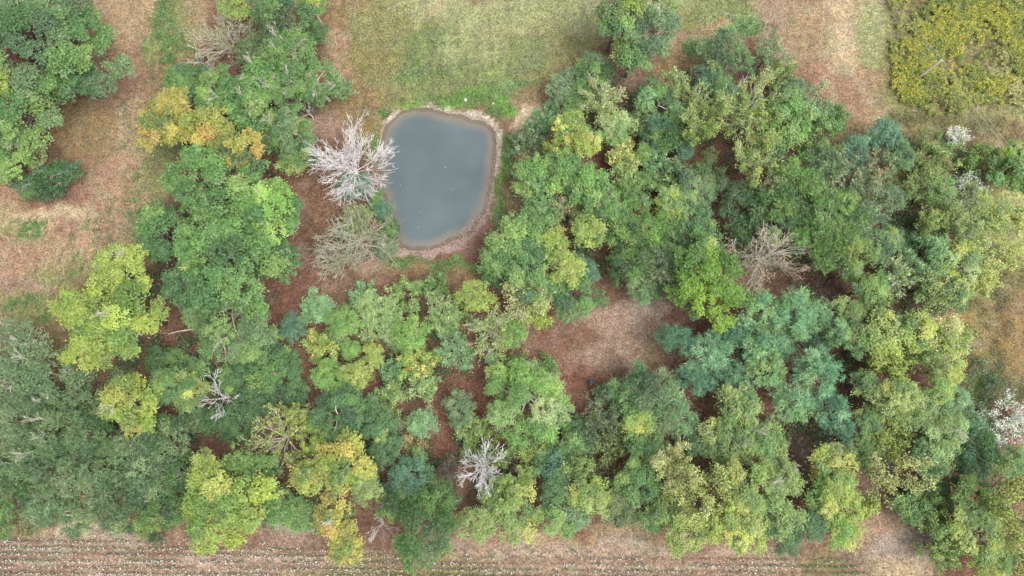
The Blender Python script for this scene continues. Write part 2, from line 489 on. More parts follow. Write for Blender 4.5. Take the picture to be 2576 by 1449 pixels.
def surface(x, y):
    """Colour, leaf-litter share and greenness of the ground at points."""
    x, y = np.asarray(x, float), np.asarray(y, float)
    wx = x + (fbm(x, y, 6.0, 3) - 0.5) * 5.0 + (fbm(x, y, 1.6, 5, 3) - 0.5) * 2.0
    wy = y + (fbm(x, y, 6.0, 31) - 0.5) * 5.0 + (fbm(x, y, 1.6, 35, 3) - 0.5) * 2.0
    W = np.full(x.shape, 0.05)
    C = np.ones(x.shape + (3,)) * (alb(G['litter']) * 0.05)
    Lt, Gr = np.full(x.shape, 0.05), np.zeros(x.shape)
    for i in range(len(PX)):
        q = ((wx - PX[i]) / PSX[i]) ** 2 + ((wy - PY[i]) / PSY[i]) ** 2
        sel = q < 9
        w = np.exp(-q[sel] * 1.1)
        w = w * w * 3
        W[sel] += w
        C[sel] += w[:, None] * PC[i]
        Lt[sel] += w * PLIT[i]
        Gr[sel] += w * PGRN[i]
    C /= W[..., None]
    Lt, Gr = Lt / W, Gr / W
    # weathering: pale and dark drifts over everything
    v = 0.80 + 0.42 * fbm(x, y, 3.5, 77, 4)
    C = C * v[..., None]
    t = smooth((fbm(x, y, 9.0, 91, 4) - 0.42) * 4)[..., None]
    C = C * (1 - 0.12 * t) + 0.12 * t * alb((150, 140, 100))
    # grass in all its stages: greener and strawier tufts mixed at every scale, not under the trees
    op = (1 - Lt) * 0.55
    g1 = smooth((fbm(x, y, 2.4, 101, 3) - 0.50) * 5)
    g2 = smooth((fbm(x, y, 1.1, 111, 3) - 0.52) * 6)
    lum = C.mean(-1, keepdims=True)
    C = C * (1 - (op * g1 * 0.55)[..., None]) + (op * g1 * 0.55)[..., None] * lum * np.array([0.92, 1.16, 0.62])
    C = C * (1 - (op * g2 * 0.5)[..., None]) + (op * g2 * 0.5)[..., None] * lum * np.array([1.36, 1.18, 0.92])
    # drag marks of mower and feet on the open ground, leaf drifts and bare soil in the wood
    sx = fbm((x + 0.12 * y) * 3.2, y * 0.35, 2.0, 121, 3)
    C = C * (1 + (op * 0.9 * (sx - 0.5))[..., None])
    lm = smooth((fbm(x, y, 2.8, 131, 4) - 0.5) * 5)
    ld = smooth((fbm(x, y, 1.7, 141, 3) - 0.54) * 6)
    C = C * (1 - (Lt * lm * 0.35)[..., None]) + (Lt * lm * 0.35)[..., None] * alb((172, 148, 134))
    C = C * (1 - (Lt * ld * 0.4)[..., None]) + (Lt * ld * 0.4)[..., None] * alb((104, 82, 66))
    return C, Lt, Gr


ROW_DIR = None
_r0, _r1 = ground(0, 1392), ground(2100, 1408)
ROW_A = math.atan2(_r1[1] - _r0[1], _r1[0] - _r0[0])
ROW_U = (math.cos(ROW_A), math.sin(ROW_A))
ROW_V = (-math.sin(ROW_A), math.cos(ROW_A))
ROW_V0 = _r0[0] * ROW_V[0] + _r0[1] * ROW_V[1]          # cross-row coordinate of a reference row
ROW_W = 0.97
FIELD_TOP = np.array([(-400, 1322), (0, 1330), (120, 1340), (300, 1348), (460, 1352), (760, 1362), (1000, 1375), (1200, 1372), (1500, 1385),
                      (1750, 1390), (2000, 1386), (2140, 1388), (2190, 1450), (2210, 1600), (-400, 1600)], float)
FIELD_XY = poly_xy(FIELD_TOP)


def height(x, y):
    d = signed_dist(x, y, SHORE_XY)
    d = d + (fbm(x, y, 1.8, 8, 4) - 0.5) * 0.75
    z = np.where(d > 0, -0.5 + 0.5 * smooth(d / 1.5), -0.5 + d * 0.75)
    z = np.maximum(z, -2.8)
    far = smooth((d - 1.2) / 5)
    z = z + far * ((fbm(x, y, 25, 21, 3) - 0.5) * 0.5 + (fbm(x, y, 2.0, 23, 3) - 0.5) * 0.16)
    fd = signed_dist(x, y, FIELD_XY)
    v = x * ROW_V[0] + y * ROW_V[1] - ROW_V0
    z = z + smooth(-fd / 1.0) * 0.09 * np.cos(v / ROW_W * 2 * math.pi)
    return z


def build_ground():
    xs = np.concatenate([[-4000, -1500, -600, -250, -150], np.arange(-112, 112.01, 0.7), [150, 250, 600, 1500, 4000]])
    ys = np.concatenate([[-4000, -1500, -600, -250, -120], np.arange(-54, 90.01, 0.7), [130, 250, 600, 1500, 4000]])
    X, Y = np.meshgrid(xs, ys)
    x, y = X.ravel(), Y.ravel()
    near = (np.abs(x) < 113) & (y > -55) & (y < 91)
    z = np.zeros_like(x)
    z[near] = height(x[near], y[near])
    C = np.ones((len(x), 3)) * alb(G['olive'])
    c, lt, gr = surface(x[near], y[near])
    d = signed_dist(x[near], y[near], SHORE_XY)
    db = signed_dist(x[near], y[near], BANK_XY)
    n = fbm(x[near], y[near], 2.4, 44, 4)
    bank = smooth((-0.22 - db + (n - 0.5) * 2.0) / 0.4)
    tone = smooth((y[near] - ground(1100, 560)[1]) / 10)[:, None]
    bc = alb((192, 180, 162)) * tone + alb((172, 150, 140)) * (1 - tone)
    bc = bc * (0.8 + 0.45 * fbm(x[near], y[near], 0.9, 51, 3))[:, None]
    c = c * (1 - bank[:, None]) + bc * bank[:, None]
    wet = smooth((0.15 - d) / 0.6)[:, None]
    c = c * (1 - wet) + wet * alb((176, 160, 142))
    # furrows: brown soil between the rows
    fd = signed_dist(x[near], y[near], FIELD_XY)
    v = (x[near] * ROW_V[0] + y[near] * ROW_V[1] - ROW_V0) / ROW_W * 2 * math.pi
    f = 1.5 * smooth(-fd / 1.0) * (0.5 + 0.5 * np.cos(v)) * smooth((fbm(x[near], y[near], 8, 61, 3) - 0.2) * 3)
    c = c * (1 - 0.55 * f[:, None]) + alb((142, 114, 96)) * 0.55 * f[:, None]
    C[near] = c
    ny, nx = X.shape
    idx = np.arange(nx * ny).reshape(ny, nx)
    F = np.stack([idx[:-1, :-1], idx[:-1, 1:], idx[1:, 1:], idx[1:, :-1]], axis=-1).reshape(-1, 4)
    me = mesh_np("ground", np.stack([x, y, z], 1), F, C, True)
    link("ground", me, ground_material(), kind="structure", label="dry grass, bare soil and fallen leaves on the ground")


def build_water():
    lo, hi = SHORE_XY.min(0) - 2, SHORE_XY.max(0) + 2
    xs, ys = np.arange(lo[0], hi[0], 0.4), np.arange(lo[1], hi[1], 0.4)
    X, Y = np.meshgrid(xs, ys)
    x, y = X.ravel(), Y.ravel()
    depth = np.clip((WATER_Z - height(x, y)) / 2.0, 0, 1)
    ny, nx = X.shape
    idx = np.arange(nx * ny).reshape(ny, nx)
    F = np.stack([idx[:-1, :-1], idx[:-1, 1:], idx[1:, 1:], idx[1:, :-1]], axis=-1).reshape(-1, 4)
    keep = signed_dist(x, y, SHORE_XY)[F].min(1) < 0.7
    F = F[keep]
    used = np.unique(F)
    mp = np.full(len(x), -1)
    mp[used] = np.arange(len(used))
    me = mesh_np("pond_water", np.stack([x, y, np.full_like(x, WATER_Z)], 1)[used], mp[F], depth[used][:, None].repeat(3, 1), True)
    link("pond_water", me, water_material(), kind="structure", label="still grey-blue water of the small pond")


build_ground()
build_water()

# ------------------------------------------------------------------ growing trees
KL = 0.74
PAL = {  # leaf colours in daylight, with shares
    'green': [((112, 152, 82), 5), ((90, 132, 72), 3), ((138, 170, 96), 3)],
    'forest': [((108, 152, 78), 5), ((86, 130, 68), 4), ((138, 172, 92), 3), ((160, 182, 104), 1)],
    'deep': [((88, 130, 74), 5), ((72, 110, 64), 4), ((112, 152, 86), 2)],
    'dusty': [((116, 146, 98), 5), ((92, 124, 84), 4), ((142, 164, 116), 2)],
    'greygreen': [((126, 154, 112), 5), ((102, 132, 96), 3), ((150, 172, 130), 2)],
    'bright': [((128, 172, 82), 5), ((108, 152, 72), 3), ((154, 188, 98), 3)],
    'lime': [((104, 148, 20), 5), ((82, 124, 20), 4), ((128, 164, 30), 2)],
    'yellowgreen': [((164, 184, 86), 5), ((140, 166, 78), 4), ((186, 196, 106), 2)],
    'yellow': [((164, 182, 76), 5), ((142, 168, 72), 5), ((186, 194, 94), 2), ((118, 152, 70), 4)],
    'gold': [((172, 174, 80), 5), ((152, 164, 76), 4), ((190, 182, 90), 2), ((128, 150, 74), 5)],
    'orange': [((180, 172, 84), 5), ((168, 170, 80), 4), ((192, 170, 90), 2), ((144, 154, 78), 4)],
    'pale': [((156, 184, 120), 5), ((136, 168, 104), 4), ((178, 198, 140), 2)],
    'paleyellow': [((190, 200, 124), 5), ((168, 184, 108), 4), ((208, 212, 146), 2)],
    'olive': [((138, 166, 92), 5), ((116, 146, 80), 4), ((162, 182, 108), 3)],
    'darkolive': [((106, 130, 76), 5), ((88, 112, 66), 4), ((130, 148, 88), 2)],
    'teal': [((98, 144, 112), 5), ((82, 126, 98), 4), ((122, 166, 130), 2)],
    'bluegreen': [((126, 172, 132), 5), ((104, 152, 114), 4), ((152, 192, 152), 2)],
    'sage': [((138, 180, 126), 5), ((108, 152, 106), 4), ((156, 192, 142), 2)],
    'tanleaf': [((170, 160, 116), 5), ((150, 142, 96), 4), ((186, 172, 128), 2)],
    'brownleaf': [((148, 146, 104), 5), ((126, 130, 90), 4), ((168, 162, 120), 2)],
    'spotted': [((150, 184, 96), 5), ((178, 200, 110), 3), ((222, 206, 120), 2), ((120, 160, 84), 3)],
    'white': [((240, 240, 232), 5), ((210, 218, 196), 2)],
}


def pick(rng, pal, n, jit=0.16):
    cs = np.array([alb(c, KL) for c, _ in PAL[pal]]) * (np.ones(3) if pal == 'white' else np.array([1.0, 1.0, 0.9]))
    cs = cs * 0.98 + 0.02 * cs.mean(1, keepdims=True)
    w = np.array([w for _, w in PAL[pal]], float)
    i = rng.choice(len(cs), n, p=w / w.sum())
    return cs[i] * (1 + jit * rng.standard_normal(n))[:, None].clip(0.5, 1.6)


def unit(v):
    return v / (np.linalg.norm(v, axis=-1, keepdims=True) + 1e-9)


LOBE = {  # lobe radius, leaves per lobe, leaf length, leaf width, radiating share, crown depth, fullness
    'oak': dict(rl=0.80, n=34, L=0.34, W=0.25, rad=0.35, flat=0.62, full=1.55),
    'soft': dict(rl=0.68, n=33, L=0.28, W=0.175, rad=0.45, flat=0.62, full=1.55),
    'feather': dict(rl=0.72, n=30, L=0.46, W=0.125, rad=0.85, flat=0.62, full=1.55),
    'pine': dict(rl=0.66, n=30, L=0.55, W=0.10, rad=0.9, flat=0.75, full=1.55),
}


def lobe_crown(rng, R, h, kind, pal, dens=1.0, ell=None, mix=None):
    q = LOBE[kind]
    s = np.clip((R / 5.0) ** 0.25, 0.7, 1.15)
    rl = q['rl'] * s
    rl = min(rl, 0.22 * R)
    lsc = np.clip((R / 4.5) ** 0.5, 0.68, 1.0)
    Rz = min(R * q['flat'], h * 0.46)
    hc = h - Rz
    ph = rng.uniform(0, 6.28, 4)
    # boughs: big clumps spread over the dome, kept apart
    rb = np.clip(0.40 * R, 0.8, 2.8)
    nb = int(np.clip(2.1 * (R / rb) ** 2, 6, 40))
    B = []
    for i in range(nb):
        best, bd = None, -1
        for _ in range(10):
            az, se = rng.uniform(0, 6.283), rng.uniform(-0.15, 1.0)
            ce = math.sqrt(max(0, 1 - se * se))
            f = rng.uniform(0.72, 1.0)
            p = np.array([ce * math.cos(az) * f, ce * math.sin(az) * f, se * rng.uniform(0.7, 1.05)])
            d = min([np.sum((p - b) ** 2) for b in B], default=9)
            if d > bd:
                best, bd = p, d
        B.append(best)
    B = np.array(B)
    az = np.arctan2(B[:, 1], B[:, 0])
    bump = 1 + 0.13 * np.sin(2 * az + ph[0]) + 0.10 * np.sin(3 * az + ph[1]) + 0.08 * np.sin(5 * az + ph[2])
    B[:, :2] *= ((R - rb * 0.70) * bump)[:, None]
    B[:, 2] = hc + B[:, 2] * (Rz - rb * 0.45)
    rbs = rb * rng.uniform(0.6, 1.25, nb)
    # lobes on every bough
    nl = max(4, int(q['full'] * (rb / rl) ** 2 * 1.7))
    D = unit(rng.standard_normal((nb, nl, 3)))
    D[..., 2] = np.abs(D[..., 2]) * 1.1 - 0.28
    Lc = B[:, None, :] + D * (rbs * 0.82)[:, None, None] * rng.uniform(0.5, 1.05, (nb, nl, 1)) * np.array([1, 1, 0.72])
    Lc = Lc.reshape(-1, 3)
    n_l = len(Lc)
    rls = rl * rng.uniform(0.55, 1.1, n_l)
    bid = np.repeat(np.arange(nb), nl)
    # leaves in every lobe
    k = max(8, int(q['n'] * dens))
    dv = unit(rng.standard_normal((n_l, k, 3)))
    dv[..., 2] = np.where(dv[..., 2] < -0.2, -dv[..., 2], dv[..., 2])
    rr = rng.uniform(0.15, 1.0, (n_l, k, 1)) ** 0.6 * rng.choice([1.0, 1.0, 1.0, 1.6 if R > 4.5 else 2.0], (n_l, k, 1))
    C = Lc[:, None, :] + dv * rr * rls[:, None, None] * np.array([1, 1, 0.75])
    C = C.reshape(-1, 3)
    dvf = dv.reshape(-1, 3)
    n = len(C)
    outw = unit(np.stack([C[:, 0], C[:, 1], np.zeros(n)], 1)) * 0.25
    N = dvf * 0.45 + np.array([0, 0, 0.9]) + rng.standard_normal((n, 3)) * 0.38
    A = dvf * q['rad'] + rng.standard_normal((n, 3)) * (1.05 - q['rad']) + outw + np.array([0, 0, -0.1])
    if q['rad'] > 0.8:
        N = rng.standard_normal((n, 3)) + np.array([0, 0, 0.9])
    L = q['L'] * lsc * rng.uniform(0.6, 1.3, n)
    W = q['W'] * lsc * rng.uniform(0.6, 1.3, n)
    ell_m = np.eye(2)
    if ell:
        a = math.radians(ell[2])
        rot = np.array([[math.cos(a), -math.sin(a)], [math.sin(a), math.cos(a)]])
        ell_m = rot @ np.diag([ell[0], ell[1]]) @ rot.T
        C[:, :2] = C[:, :2] @ ell_m.T
        B[:, :2] = B[:, :2] @ ell_m.T
        Lc[:, :2] = Lc[:, :2] @ ell_m.T
    V, F = leaf_quads(C, N, A, L, W)
    bc = pick(rng, pal, nb, 0.10)
    if mix:
        sw = rng.random(nb) < mix[1]
        bc[sw] = pick(rng, mix[0], int(sw.sum()), 0.10)
    lc = bc[bid] * 0.5 + 0.5 * (pick(rng, pal, n_l, 0.15) if not mix else bc[bid] * (1 + 0.15 * rng.standard_normal(n_l))[:, None])
    col = np.repeat(lc, k, axis=0) * (1 + 0.10 * rng.standard_normal(n))[:, None].clip(0.6, 1.5)
    col = col * (1 + 0.04 * rng.standard_normal((n, 3)))
    col = np.clip(col, 0.004, 0.9)
    # wood
    wood = []
    r0 = 0.018 * h + 0.02 * R
    m = 6
    t = np.linspace(0, 1, m)[None, :, None]
    top = np.array([rng.uniform(-.1, .1) * R, rng.uniform(-.1, .1) * R, hc + Rz * 0.35])
    Pt = np.zeros((1, m, 3)) + t * top + np.sin(t * 3.0) * np.array([rng.uniform(-.05, .05) * R, rng.uniform(-.05, .05) * R, 0])
    wood.append(tubes(Pt, r0 * (1.15 - 0.8 * t[..., 0]), 7))
    st = rng.uniform(0.35, 0.95, nb)
    S0 = top * st[:, None]
    t2 = np.linspace(0, 1, 4)[None, :, None]
    bend = rng.standard_normal((nb, 1, 3)) * 0.12 * R
    Pl = S0[:, None, :] * (1 - t2) + B[:, None, :] * t2 + np.sin(t2 * math.pi) * (bend + np.array([0, 0, 0.06 * R]))
    wood.append(tubes(Pl, r0 * 0.42 * (1.05 - 0.8 * t2[..., 0]) * np.ones((nb, 1)), 4))
    sel = rng.random(n_l) < min(1.0, 60 / n_l)
    t3 = np.linspace(0, 1, 2)[None, :, None]
    Bl = B[bid][sel]
    Pw = Bl[:, None, :] * (1 - t3) + (Lc + unit(Lc - B[bid]) * 0.75 * rls[:, None])[sel][:, None, :] * t3 + np.sin(t3 * math.pi) * rng.standard_normal((len(Bl), 1, 3)) * 0.12
    wood.append(tubes(Pw, (0.045 if R > 4.5 else 0.035) * (1.1 - 0.6 * t3[..., 0]) * np.ones((len(Bl), 1)), 3))
    return join_parts(wood), (V, F, col), B, rbs


def grow(rng, S0, D0, L0, R0, kids, ang, ratio=0.58, up=0.15, wob=0.18, tmin=0.25, m=5, last=3):
    """Branches level by level. Returns [(P, R), ...]."""
    out = []
    P0, D, L, R = S0, unit(D0), L0, R0
    for lev in range(len(kids) + 1):
        n = len(P0)
        mm = m if lev < 1 else (4 if lev < 2 else last)
        t = np.linspace(0, 1, mm)[None, :, None]
        perp = unit(np.cross(D, rng.standard_normal((n, 3))))
        w2 = unit(np.cross(D, perp))
        P = P0[:, None, :] + D[:, None, :] * L[:, None, None] * t
        P = P + perp[:, None, :] * (L * wob)[:, None, None] * t * t + w2[:, None, :] * (L * wob * 0.4)[:, None, None] * np.sin(t * 6.0 + rng.uniform(0, 6, (n, 1, 1)))* t
        P[..., 2] += (L * up)[:, None] * t[..., 0] ** 2
        Rr = R[:, None] * (1 - 0.72 * t[..., 0])
        out.append((P, Rr))
        if lev == len(kids):
            break
        c = kids[lev]
        tt = rng.uniform(tmin, 1.0, (n, c))
        tt[:, 0] = 0.97
        f = tt * (mm - 1)
        i0 = np.minimum(f.astype(int), mm - 2)
        fr = (f - i0)[..., None]
        ar = np.arange(n)[:, None]
        pos = P[ar, i0] * (1 - fr) + P[ar, i0 + 1] * fr
        tan = unit(P[ar, i0 + 1] - P[ar, i0])
        pr = unit(np.cross(tan, rng.standard_normal((n, c, 3))))
        a = np.radians(ang) * rng.uniform(0.55, 1.35, (n, c, 1))
        a[:, 0] *= 0.4
        D = (tan * np.cos(a) + pr * np.sin(a)).reshape(-1, 3)
        L = (L[:, None] * ratio * rng.uniform(0.6, 1.25, (n, c)) * (1.15 - 0.4 * tt)).reshape(-1)
        R = (R[:, None] * (1 - 0.72 * tt) * 0.62).reshape(-1)
        R = np.maximum(R, 0.012)
        P0 = pos.reshape(-1, 3)
    return out


def branch_tree(rng, R, h, pal, kids=(5, 4), n0=8, leaves=9, leaf=(0.3, 0.18), elev=(25, 65), trunk=0.3, thick=1.0, ang=42, spread=0.22,
                twig_min=0.018, up=0.12, wob=0.18, pal2=None, share2=0.0, patchy=0.0, upsweep=False):
    tz = h * trunk
    az = np.arange(n0) * 6.283 / n0 + rng.uniform(-0.35, 0.35, n0)
    el = np.radians(rng.uniform(elev[0], elev[1], n0))
    D0 = np.stack([np.cos(el) * np.cos(az), np.cos(el) * np.sin(az), np.sin(el)], 1)
    S0 = np.zeros((n0, 3))
    S0[:, 2] = tz * rng.uniform(0.75, 1.25, n0)
    L0 = np.full(n0, R * 0.75) * rng.uniform(0.8, 1.2, n0)
    rt = (0.014 * h + 0.014 * R) * thick
    lv = grow(rng, S0, D0, L0, np.full(n0, rt * 0.6), kids, ang, up=up, wob=wob, last=2 if leaves > 0 else 3)
    allp = np.concatenate([P.reshape(-1, 3) for P, _ in lv])
    ext = np.percentile(np.hypot(allp[:, 0], allp[:, 1]), 97)
    zt = np.percentile(allp[:, 2], 99)
    sc = np.array([R * 0.96 / ext, R * 0.96 / ext, 1.0])
    zs = (h - tz) / max(0.3, zt - tz)
    parts = []
    m = 5
    t = np.linspace(0, 1, m)[None, :, None]
    Pt = t * np.array([0.0, 0.0, tz * 1.3])
    wob_t = np.sin(t * 4) * np.array([0.02, 0.015, 0]) * h
    parts.append(tubes(Pt + wob_t, rt * (1.2 - 0.55 * t[..., 0]), 7))
    for i, (P, Rr) in enumerate(lv):
        P *= sc
        P[..., 2] = tz * 0.6 + (P[..., 2] - tz * 0.6) * np.where(P[..., 2] > tz, zs, 1.0) if zs > 0 else P[..., 2]
        P[..., 2] = np.maximum(P[..., 2], 0.12)
        parts.append(tubes(P, np.maximum(Rr * thick, twig_min), 5 if i == 0 else 3))
    wood = join_parts(parts)
    crown = None
    if leaves > 0:
        P, _ = lv[-1]
        n, mm, _ = P.shape
        tt = rng.uniform(0.2, 1.12, (n, leaves))
        f = np.minimum(tt, 1.0) * (mm - 1)
        i0 = np.minimum(f.astype(int), mm - 2)
        fr = (f - i0)[..., None]
        ar = np.arange(n)[:, None]
        C = P[ar, i0] * (1 - fr) + P[ar, i0 + 1] * fr + rng.standard_normal((n, leaves, 3)) * spread * np.array([1, 1, 0.7])
        tan = unit(P[ar, i0 + 1] - P[ar, i0])
        keep = np.ones((n, leaves), bool)
        if patchy:
            bare = rng.random(n) < patchy
            keep[bare] = False
        bc = pick(rng, pal, n, 0.12)
        if pal2:
            sw = rng.random(n) < share2
            bc[sw] = pick(rng, pal2, int(sw.sum()), 0.1)
        col = bc[:, None, :] * (1 + 0.18 * rng.standard_normal((n, leaves)))[..., None].clip(0.5, 1.6)
        C, tan, col = C[keep], tan[keep], col[keep]
        k = len(C)
        if k:
            N = rng.standard_normal((k, 3)) * 0.7 + np.array([0, 0, 0.9])
            A = tan * 0.6 + rng.standard_normal((k, 3)) * 0.6
            V, F = leaf_quads(C, N, A, leaf[0] * rng.uniform(0.6, 1.3, k), leaf[1] * rng.uniform(0.6, 1.3, k))
            crown = (V, F, np.clip(col, 0.004, 0.92))
    return wood, crown, lv


NAMES = {'oak': 'broadleaf_tree', 'soft': 'leafy_tree', 'feather': 'feathery_tree', 'pine': 'pine_tree', 'airy': 'sapling',
         'willow': 'branchy_tree', 'twig': 'half_bare_tree', 'dead': 'dead_tree', 'flower': 'flowering_shrub', 'bush': 'shrub'}
GROUPS = {'oak': 'dense broadleaf trees of the wood', 'soft': 'fine-leaved trees of the wood', 'feather': 'feathery green trees of the wood',
          'pine': 'blue-green pines of the wood', 'airy': 'thin young trees of the wood', 'willow': 'trees with pale limbs showing',
          'twig': 'trees with few leaves left', 'dead': 'bare dead trees', 'flower': 'shrubs in white flower', 'bush': 'low shrubs'}
CATS = {'airy': 'young tree', 'dead': 'dead tree', 'flower': 'shrub', 'bush': 'shrub'}
N_TREE = [0]


def tree(px, py, r, h, kind, pal, label, **o):
    N_TREE[0] += 1
    rng = np.random.default_rng(1000 + N_TREE[0] * 37)
    zc = 0.6 * h
    x, y = [float(v) for v in ground(px, py, zc)]
    R = (1.1 if kind in ('airy', 'twig') else 1.05) * r * float(metres(px, py, zc))
    z = float(height(np.array([x]), np.array([y]))[0])
    bark = o.get('bark', {'pine': 'brown', 'dead': 'white', 'willow': 'pale', 'twig': 'tan', 'airy': 'grey', 'flower': 'grey'}.get(kind, ('grey', 'brown', 'grey')[N_TREE[0] % 3] if kind == 'oak' else ('grey', 'pale', 'tan')[N_TREE[0] % 3]))
    root = empty(NAMES[kind], (x, y, z - 0.05), label=label, category=CATS.get(kind, 'tree'), group=GROUPS[kind])
    bare = None
    mat = M_LEAF
    if kind in LOBE or kind == 'bush':
        lk = o.get('leafkind', 'soft') if kind == 'bush' else kind
        wood, crown, B, rbs = lobe_crown(rng, R, h, lk, pal, o.get('dens', 1.0), o.get('ell'), o.get('mix'))
        if lk == 'pine':
            mat = M_NEEDLE
        nbare = o.get('bare', 0)
        if nbare:
            up = np.argsort(-(B[:, 2] + rng.random(len(B)) * R * 0.5))[:nbare]
            S0 = B[up] + np.array([0, 0, 0.1])
            D0 = unit(np.stack([B[up, 0], B[up, 1], np.full(nbare, R * 0.7)], 1) + rng.standard_normal((nbare, 3)) * R * 0.35)
            lv = grow(rng, S0 - D0 * 0.4, D0, rng.uniform(0.8, 1.3, nbare) * rbs[up] * 0.8 + 0.5, np.full(nbare, 0.085), (5, 4), 38, tmin=0.3)
            n1, n2 = len(lv[1][0]) // nbare, len(lv[2][0]) // nbare
            bare = [join_parts([tubes(P[i * w:(i + 1) * w], np.maximum(Q[i * w:(i + 1) * w] * .75, 0.026), 4) for (P, Q), w in zip(lv, (1, n1, n2))]) for i in range(nbare)]
    else:
        P = dict(airy=dict(kids=(5, 4), n0=10, leaves=9, leaf=(0.30, 0.18), elev=(20, 75), trunk=0.3, spread=0.24),
                 willow=dict(kids=(6, 6), n0=10, leaves=14, leaf=(0.30, 0.18), elev=(30, 78), trunk=0.25, thick=1.15, spread=0.26, twig_min=0.034, ang=34),
                 twig=dict(kids=(6, 5), n0=10, leaves=3, leaf=(0.26, 0.15), elev=(20, 75), trunk=0.25, thick=1.15, spread=0.2, twig_min=0.026),
                 dead=dict(kids=(6, 5), n0=10, leaves=0, elev=(15, 75), trunk=0.28, thick=0.62, twig_min=0.024, wob=0.13, ang=36),
                 flower=dict(kids=(5, 5), n0=10, leaves=8, leaf=(0.26, 0.16), elev=(20, 75), trunk=0.18, spread=0.24))[kind]
        if R < 2.2 and kind == 'airy':
            P['kids'] = (4, 3)
        if R > 4.5 and kind in ('airy', 'flower', 'twig'):
            P['n0'] = 12
        if R > 6 and kind in ('airy', 'willow', 'twig'):
            P['n0'], P['kids'] = 13, (7, 5)
        for k_ in ('kids', 'n0', 'leaves', 'leaf', 'elev', 'trunk', 'thick', 'ang', 'spread', 'twig_min', 'up', 'wob', 'pal2', 'share2', 'patchy'):
            if k_ in o:
                P[k_] = o[k_]
        if kind == 'willow':
            P['leaves'] = int(P['leaves'] * 0.75)
        if kind == 'airy':
            P['leaves'] = int(P['leaves'] * 1.2)
        wood, crown, lv = branch_tree(rng, R, h, pal, **P)
    link("trunk", mesh_np("trunk", *wood, smooth_shade=True), BARK[bark], root)
    if crown is not None:
        link("crown", mesh_np("crown", *crown), mat, root)
    for limb in bare or ():
        link("dead_limb", mesh_np("dead_limb", *limb, smooth_shade=True), BARK[o.get('barebark', 'pale')], root)
    return root

# ------------------------------------------------------------------ the trees, one call each
T = tree
# --- top left
T(115, 120, 168, 15, 'oak', 'dusty', 'huge dusty green tree filling the top left corner', mix=('green', .5), dens=1.5)
T(20, 60, 90, 14, 'oak', 'dusty', 'dusty green crown cut off by the top left corner itself', dens=1.3)
T(64, 268, 118, 12, 'oak', 'green', 'green tree at the left edge just below the huge corner tree', mix=('dusty', .5), dens=1.25)
T(200, 208, 64, 10, 'oak', 'deep', 'darker green side crown on the right of the huge corner tree')
T(40, 375, 76, 8, 'soft', 'olive', 'low green tree at the left edge above the feathery shrub', mix=('green', .7), dens=1.2)
T(20, 235, 48, 13, 'soft', 'yellowgreen', 'small yellowish crown at the left edge within the corner trees')
T(132, 452, 72, 3.2, 'bush', 'deep', 'long dark feathery shrub alone on the bare ground at left', leafkind='feather', ell=(1.25, 0.72, 28), mix=('teal', .3))
T(30, 440, 34, 2.6, 'bush', 'darkolive', 'small dark bush at the left edge beside the long feathery shrub')
# --- top, left of the field
T(610, 20, 52, 9, 'soft', 'yellowgreen', 'yellow green tree at the top edge left of the dark olive tree', mix=('olive', .4))
T(575, 110, 92, 9, 'twig', 'brownleaf', 'half bare tree with white limbs near the top edge', pal2='olive', share2=.35, leaves=7, bark='pale', kids=(7, 5), thick=.8)
T(500, 150, 38, 4, 'dead', 'white', 'small bleached bare tree at the edge of the green weeds', n0=5, kids=(4, 3))
T(715, 50, 76, 11, 'oak', 'darkolive', 'dark olive tree at the top edge above the tangle of grey limbs', mix=('deep', .3))
T(790, 22, 42, 8, 'soft', 'yellow', 'small yellow tree at the top edge beside the pinkish path', mix=('green', .3))
T(800, 88, 34, 6, 'soft', 'deep', 'small dark green tree below the yellow one at the top edge')
T(655, 150, 60, 8, 'oak', 'darkolive', 'dark olive tree right of the half bare white-limbed tree')
T(745, 145, 72, 12, 'soft', 'green', 'green tree with a few grey twigs, above the tangle of dead limbs', bare=3, dens=.9)
T(480, 215, 72, 9, 'soft', 'green', 'rounded green tree at the left end of the upper grove', mix=('dusty', .5))
T(560, 240, 70, 10, 'soft', 'green', 'green tree right above the golden tree with its dead twigs', mix=('forest', .5), bare=1)
T(655, 225, 62, 11, 'oak', 'forest', 'green tree with a white dead spray in mid upper grove', bare=3)
T(640, 290, 70, 12, 'oak', 'forest', 'green tree just right of the middle golden tree', bare=2)
T(735, 235, 62, 11, 'soft', 'green', 'green tree crossed by long pale dead limbs in upper grove', bare=4, dens=.85)
T(805, 215, 68, 10, 'soft', 'green', 'thin green tree with many bleached limbs beside the pink path', bare=6, dens=.7)
T(860, 225, 34, 5, 'twig', 'green', 'small half bare tree on the brown grass left of the field', bark='white', leaves=6)
T(720, 330, 76, 10, 'soft', 'green', 'green tree above and left of the white bare tree', mix=('dusty', .5), bare=1)
T(770, 275, 40, 7, 'dead', 'white', 'bleached limbs standing out at right of the upper grove', n0=5, kids=(4, 3))
T(740, 400, 52, 7, 'soft', 'deep', 'low dark green tree left of the white bare tree', mix=('olive', .5))
T(665, 350, 46, 9, 'oak', 'darkolive', 'dark olive gap tree between the golden and green crowns')
# --- golden
T(425, 330, 70, 13, 'oak', 'orange', 'leftmost golden tree of the upper three, with grey twigs in it', bare=2, mix=('gold', .5), barebark='pink')
T(465, 285, 44, 14, 'oak', 'orange', 'small golden crown on top of the leftmost golden tree')
T(543, 352, 70, 14, 'oak', 'gold', 'middle golden tree above the big green crowns', mix=('orange', .4))
T(640, 398, 54, 16, 'oak', 'orange', 'smallest golden tree at right end of the golden row', mix=('darkolive', .3))
